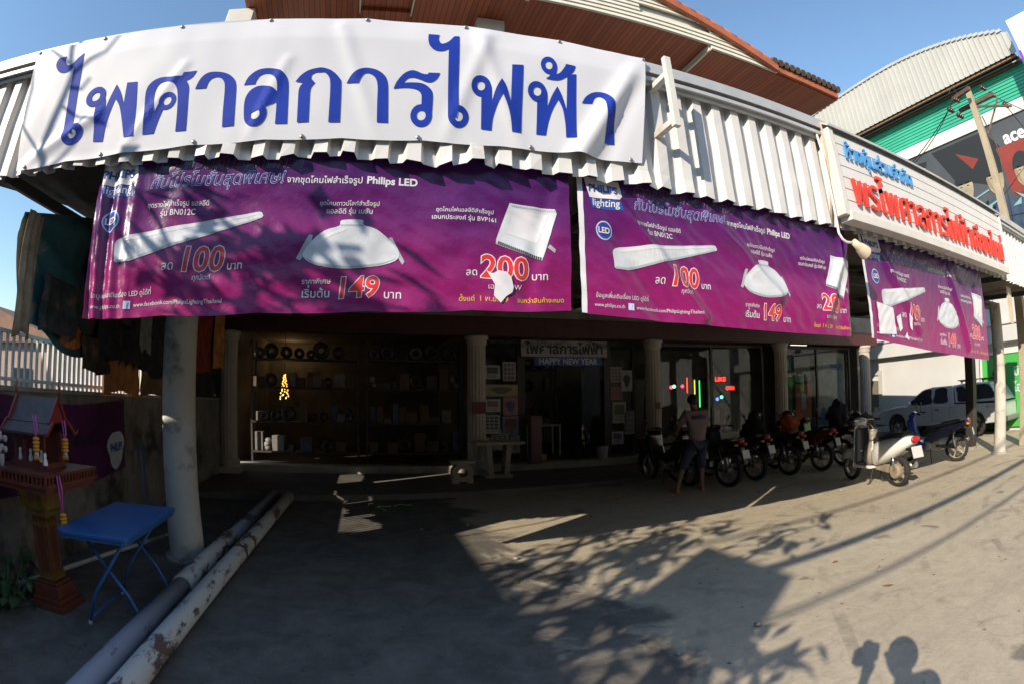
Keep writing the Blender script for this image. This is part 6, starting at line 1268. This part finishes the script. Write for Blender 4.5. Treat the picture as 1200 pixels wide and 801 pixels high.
# ---------------------------------------------------------------- utility pole beside the canopy end
POLE = mat('concrete_pole', (.36,.30,.21), .85, nz=(3,.15), dirt=(2,(.22,.17,.11),.6))
up = thing('utility_pole', (13.25, 4.36, 0), 'tan concrete utility pole with crossarm and insulators at the canopy end', 'utility pole'); UO = (13.25,4.36,0)
mb = MB(); mb.add([(13.25+s*.14*a, 4.36+t*.14*a, z) for z, a in ((0,1.0),(8.75,.62)) for s, t in ((-1,-1),(1,-1),(1,1),(-1,1))], [(0,3,2,1),(4,5,6,7),(0,1,5,4),(1,2,6,5),(2,3,7,6),(3,0,4,7)]); mb.build('pole', POLE, up, UO, bevel=.015)
mb = MB(); mb.bar((12.85,4.15,8.55),(13.1,4.9,8.6),.10,.10); mb.bar((13.30,3.6,8.35),(13.36,4.9,8.35),.09,.10); mb.bar((13.4,3.2,7.9),(13.3,4.6,8.35),.05,.05); mb.bar((13.25,4.2,7.4),(13.6,3.6,8.35),.05,.05); mb.build('crossarm', mat('dark_timber', (.10,.07,.05), .8, nz=(8,.3)), up, UO)
INS = mat('brown_insulator', (.06,.025,.02), .2)
for (x, y, z, dx) in ((13.0,4.7,8.45,-1),(12.9,4.95,8.2,-1),(13.45,3.95,8.75,1),(13.5,3.75,8.5,1),(13.55,3.45,8.1,1),(13.0,4.75,8.0,-1)):
    mb = MB(); 
    for k in range(3): mb.lathe((x+dx*k*.09,y+k*dx*-.02,z), [(0,-.035),(.03,-.03),(.065,-.01),(.06,.015),(.02,.03),(0,.03)], 12, axis='x')
    mb.build('insulator', INS, up, UO)
mb = MB(); mb.tube([(13.25,4.2,7.9),(13.3,4.05,7.0),(13.28,4.1,6.2),(13.28,4.15,5.0)], .018, 6); mb.tube([(13.1,4.6,8.5),(12.9,4.7,8.85),(12.75,4.85,8.6)], .012, 6); mb.build('drop_cable', DARKSTEEL, up, UO)
def cable(a, b, sag, r, label, n=24, group=None):
    a, b = Vector(a), Vector(b); mb = MB(); mb.tube([a.lerp(b, t/n)-Vector((0,0,sag*4*(t/n)*(1-t/n)))-a for t in range(n+1)], r, 8)
    o = mb.build('overhead_cable', RUBBER); o.location = a; return tag(o, label, 'cable', group)
for k, (p, q) in enumerate((((12.8,4.75,8.45),(16.9,9.5,8.9)),((12.75,5.0,8.2),(16.9,11.5,8.3)))): cable(p, q, .25, .012, 'thin wire running from the utility pole along the green hall', 12, 'wires from the utility pole to the hall')
cable((13.72,3.75,8.5), (30,-2.0,9.5), .4, .012, 'thin wire leaving the utility pole towards the street', 12)
cable((13.75,3.45,8.1), (16.8,2.6,6.4), .15, .012, 'thin stay wire from the utility pole down past the billboard', 10)
# strip of a far house beyond the left wall
fh = thing('far_house', (-14, 17, 0), 'low far house with brown roof beyond the left boundary wall', 'house'); mb = MB(); mb.box((-17.5,15.5,0),(-10.8,22,3.0)); mb.build('wall', mat('far_wall', (.36,.26,.20), .8, nz=(1,.15)), fh, (-14,17,0)); mb = MB(); mb.prism([(-17.9,3.0),(-10.4,3.0),(-10.4,3.15),(-14.1,4.3),(-17.9,3.15)], 'y', 15.2, 22.3); mb.build('roof', mat('far_roof', (.22,.12,.08), .8, nz=(2,.2)), fh, (-14,17,0))
mb = MB(); 
for y in (15.48,): mb.box((-12.6,15.44,.9),(-11.6,15.49,2.2)); mb.box((-15.4,15.44,.9),(-14.2,15.49,2.2))
mb.build('window', TG, fh, (-14,17,0))
# ---------------------------------------------------------------- litter on the ground
for k, (x, y, a, c) in enumerate(((.12,8.05,.4,'g'),(.28,7.85,2.0,'g'),(.02,8.2,1.2,'w'),(.42,8.2,.1,'g'))):
    mb = MB(); mb.tube([(0,0,.012),(.10,.03,.03),(.2,-.01,.015),(.28,.04,.012)], .007, 6); o = mb.build('plastic_strap', mat('green_strap', (.16,.50,.14), .4) if c == 'g' else WHITE); o.location = (x,y,.0); o.rotation_euler = (0,0,a)
    tag(o, ['bright green strap curled on the sunlit patch near the walkway','second green strap crossing the first on the sunlit patch','white strap scrap beside the green straps','short green strap at the right end of the sunlit patch'][k], 'strap')
rl = random.Random(77); tw = []
for k in range(26):
    x, y = rl.uniform(.5,7), rl.uniform(2.2,6.8); mb = MB(); a = rl.uniform(0,6.28); l = rl.uniform(.03,.10)
    if k % 2: mb.add([(-l*.5,-l*.2,.006),(0,-l*.3,.012),(l*.6,0,.006),(0,l*.3,.014)], [(0,1,2,3)]); o = mb.build('fallen_leaf', mat('dry_leaf', (.20,.12,.05), .8, nz=(9,.4)), fix=False, solid=.002); lab = ('small dry leaf lying on the open concrete yard','leaf','dry leaves scattered on the yard')
    else: mb.ball((0,0,l*.18), (l*.35,l*.28,l*.2), 8, j=.6); o = mb.build('pebble', CONC); lab = ('small pebble lying on the open concrete yard','pebble','pebbles scattered on the yard')
    o.location = (x,y,.001); o.rotation_euler = (0,0,a); tag(o, *lab)

# ---------------------------------------------------------------- behind and beside the camera: what casts the shadows
nb = thing('neighbour_house', (-12.5, -7, 0), 'plain flat roofed house across the lane whose shadow covers the yard', 'house'); mb = MB(); mb.box((-17,-15,0),(-9.1,-.42,5.95)); mb.build('wall', PLASTER, nb, (-12.5,-7,0)); mb = MB(); mb.box((-17.2,-15.2,5.951),(-9.0,-.35,6.05)); mb.build('roof_slab', CONC, nb, (-12.5,-7,0))
for y in (-12,-8,-4):
    mb = MB(); mb.box((-9.099,y-.6,1.0),(-9.04,y+.6,2.3)); w = mb.build('window', WINFRAME, nb, (-12.5,-7,0)); mb = MB(); mb.box((-9.039,y-.52,1.08),(-9.03,y+.52,2.22)); mb.build('pane', TG, w, (-12.5,-7,0))
ss = thing('roadside_sign', (-8.3, -3.9, 0), 'blank roadside sign board on a steel post across the yard', 'sign'); OO = (-8.3,-3.9,0)
mb = MB(); mb.box((-8.32,-4.75,6.1),(-8.26,-3.42,7.0)); mb.build('board', GREYTRIM, ss, OO); mb = MB(); mb.tube([(-8.29,-4.6,0),(-8.29,-4.6,6.95)], .05, 10); mb.build('post', ALU, ss, OO)
# unseen rows across the street and up the lane, added to cut sky light
for n_, (a, b, c, l) in enumerate((((-14,-31,0),(8,-20,9.5),3,'long plain unseen row added across the street to cut sky light'),((9,-32,0),(40,-21,11),3,'taller unseen row added across the street to cut sky light'),((-34,-34,0),(-20.5,-9.5,11.5),3,'tall unseen block added behind the neighbour house to cut sky light'))):
    ctr = ((a[0]+b[0])/2, (a[1]+b[1])/2, 0); e = thing('sky_blocker', ctr, l, 'building'); mb = MB(); mb.box(a, b); mb.build('wall', mat('dull_render_%d' % n_, ((.30,.28,.25),(.34,.30,.26),(.27,.27,.26))[n_], .85, nz=(.8,.15)), e, ctr)
    mb = MB(); mb.box((a[0]-.2,a[1]-.2,b[2]+.001),(b[0]+.2,b[1]+.2,b[2]+.25)); mb.build('roof_slab', CONC, e, ctr)
    for f in range(c):
        x = a[0]+1.5
        while x < b[0]-2: mb = MB(); mb.box((x,b[1]+.001,1.0+f*3.1),(x+1.6,b[1]+.05,2.6+f*3.1)); mb.build('window', TG, e, ctr); x += 3.4
# the tree
tr = thing('street_tree', (-5.3, -.6, 0), 'broad leaved tree beside the neighbour house', 'tree'); rl = random.Random(12); TRO = (-5.3,-.6,0)
BARK = mat('tree_bark', (.10,.075,.055), .9, nz=(6,.4), bump=(14,.5)); TLEAF = mat('tree_leaf', (.045,.085,.025), .55, nz=(3,.4))
tk_ = MB(); lv = MB(); tips = []
def limb(p, d, l, r, lev):
    pts = [p]; q = p.copy(); dd = d.copy(); n = 5
    for i in range(n): dd = (dd + Vector((rl.uniform(-.22,.22), rl.uniform(-.22,.22), rl.uniform(-.08,.16)))).normalized(); q = q + dd*(l/n); pts.append(q.copy())
    if lev and any(v.y+1.145*v.z > 7.0 for v in pts): return
    tk_.tube(pts, [r*(1-.55*i/n) for i in range(n+1)], 7 if lev < 2 else 5)
    if lev >= 2: tips.extend(pts[2:])
    if lev < 3:
        for i in range(3 if lev else 6):
            b = pts[rl.randint(2, n)]; a = Vector((rl.uniform(-1,1), rl.uniform(-1,1), rl.uniform(-.1,.7))).normalized()
            limb(b, (dd*.5+a).normalized(), l*rl.uniform(.5,.72), r*.5, lev+1)
limb(Vector((-5.3,-.6,0)), Vector((0,-.05,1)), 2.5, .11, 0)
for s, t in (((-5.3,-.7,2.2),(.3,.9,.6)),((-5.3,-.7,2.4),(.2,-1.0,.7)),((-5.3,-.7,2.3),(.9,-.2,.4)),((-5.3,-.7,2.4),(.5,.5,.8))): limb(Vector(s), Vector(t).normalized(), 2.0, .055, 1)
def leafcl(p, n, sp):
    for k in range(n):
        c = p + Vector((rl.gauss(0,sp), rl.gauss(0,sp), rl.gauss(0,sp))); s = rl.uniform(.08,.17)
        lv.T = Matrix.Translation(c) @ Matrix.Rotation(rl.uniform(0,6.28),4,'Z') @ Matrix.Rotation(rl.uniform(-.9,.9),4,'X'); lv.add([(0,-s*.9,0),(s*.42,0,.01),(0,s*1.1,0),(-s*.42,0,.01)], [(0,1,2,3)])
for q in range(30):
    gx, gy = rl.uniform(.9,2.3), rl.uniform(2.0,3.45); z = rl.uniform(2.7,3.5)
    if not 2.55 < gy-.0*gx < 2.85: leafcl(Vector((gx-1.669*z, gy-1.144*z, z)), rl.randint(6,14), .11)
tk_.tube([Vector((-5.25,-.65,2.2)), Vector((-4.3,-.7,2.8)), Vector((-3.5,-.5,3.1)), Vector((-3.0,-.6,3.2))], [.04,.03,.02,.01], 6); tk_.tube([Vector((-4.3,-.7,2.8)), Vector((-3.8,-1.1,3.0)), Vector((-3.3,-1.2,3.2))], [.025,.018,.008], 6)
for t in tips:
    gx, gy = t.x+1.669*t.z, t.y+1.144*t.z; ln = 4.61+.866*(gx-.83)
    den = .10 if (gy > ln and gx < 3.3) else .34 if gy > ln-.95 else .62
    if gx < 2.3 and gy > 3.5: den = min(den, .12)
    if abs(gx-2.3) < .4 and abs(gy-6.6) < .4: den = .5
    if gy < 6.75 and rl.random() < den: leafcl(t, rl.randint(6,15), .12)
def along(x, z, t): return Vector((x, 3.3, z)) - SUN/SUN.y*1.83*t        # a point whose shadow falls on the banner at (x, z)
for pts in ([(-2.6,3.0),(-2.62,3.35),(-2.5,3.6),(-2.42,3.85),(-2.5,4.1),(-2.52,4.4)], [(-2.42,3.85),(-2.25,3.95),(-2.1,4.0),(-2.0,4.2)], [(-2.5,3.62),(-2.3,3.5),(-2.0,3.42)], [(-2.47,3.95),(-2.7,4.1),(-2.85,4.2)], [(-2.52,4.3),(-2.35,4.27),(-2.15,4.26)], [(-2.6,3.2),(-2.9,3.5),(-2.85,3.8),(-2.9,4.0)], [(-2.6,3.1),(-2.3,3.3),(-2.2,3.5)], [(-2.45,3.75),(-2.3,3.72),(-2.22,3.8)]):
    w = [along(x, z, 1.45) for x, z in pts]; tk_.tube(w, [.026-.015*i/len(w) for i in range(len(w))] if len(w) > 5 else [.015-.008*i/len(w) for i in range(len(w))], 6)
tk_.tube([Vector((-5.3,-.6,2.4)), along(-3.6,2.2,1.45), along(-2.6,3.0,1.45)], [.04,.025,.017], 6)
tk_.build('trunk', BARK, tr, TRO, fix=False); lv.build('crown', TLEAF, tr, TRO, fix=False)
# street poles and the cables over the yard
for k, (x, l) in enumerate(((-24,'concrete street pole far to the west of the yard'),(26,'concrete street pole far to the east of the yard'))):
    e = thing('utility_pole', (x,-3.1,0), l, 'utility pole'); mb = MB(); mb.lathe((0,0,0), [(.16,0),(.10,7.4),(0,7.4)], 14); mb.build('pole', POLE, e); mb = MB(); mb.box((-.05,-.9,6.9),(.05,.9,7.0)); mb.build('crossarm', RUST, e)
for y, z, r, s, l in ((-3.15,6.25,.062,.55,'thick black bundled cable over the yard'),(-3.62,5.75,.014,.45,'lowest thin cable over the yard'),(-2.6,6.55,.016,.35,'thin cable just above the thick bundle'),(-2.9,6.95,.016,.4,'topmost thin cable over the yard'),(-3.9,6.1,.012,.5,'outermost thin cable over the yard')): cable((-24,y,z), (26,y+.35,z+.05), s, r, l)
# the photographer, whose shadow falls into the picture
J = dict(pelvis=(.0,-.06,.90), waist=(.0,-.06,1.05), chest=(.0,-.05,1.28), neck=(.0,-.01,1.44), head0=(.0,.02,1.50), head1=(.0,.03,1.58), head2=(.0,.03,1.645))
for s, n_ in ((-1,'L'),(1,'R')): J.update({'sh'+n_: (s*.18,-.04,1.37), 'hip'+n_: (s*.09,-.06,.84), 'kn'+n_: (s*.10,-.04,.48), 'an'+n_: (s*.11,-.07,.085), 'heel'+n_: (s*.11,-.10,.045), 'toe'+n_: (s*.13,.06,.035)})
J.update(elL=(-.40,.04,1.20), wrL=(-.235,.10,1.46), palmL=(-.215,.120,1.53), elR=(.24,.02,1.17), wrR=(-.005,.10,1.46), palmR=(-.03,.125,1.525))
ph = person((.115,-.29,0), R_d(-15.6), J, 'person in dark shirt and long trousers taking the photograph, both hands at the camera', mat('navy_shirt', (.03,.035,.06), .85, nz=(6,.2)), JEANS, 1, BLACK, shorts_to='ankle')
cm = thing('camera_body', (0,0,1.6), 'black camera held up by the photographer', 'camera', rz=YAW); mb = MB(); mb.box((-.076,-.105,-.062),(.076,-.045,.05)); mb.prism([(-.035,.05),(.035,.05),(.022,.085),(-.022,.085)], 'y', -.10, -.04); mb.box((.045,-.105,.05),(.07,-.07,.062)); mb.box((-.092,-.10,-.06),(-.0761,-.035,.04)); mb.build('body', BLACK, cm, bevel=.008); mb = MB(); mb.lathe((0,0,0), [(0,-.045),(.036,-.045),(.036,-.022),(.0,-.022)], 20, axis='y'); mb.build('lens', BLACK, cm)
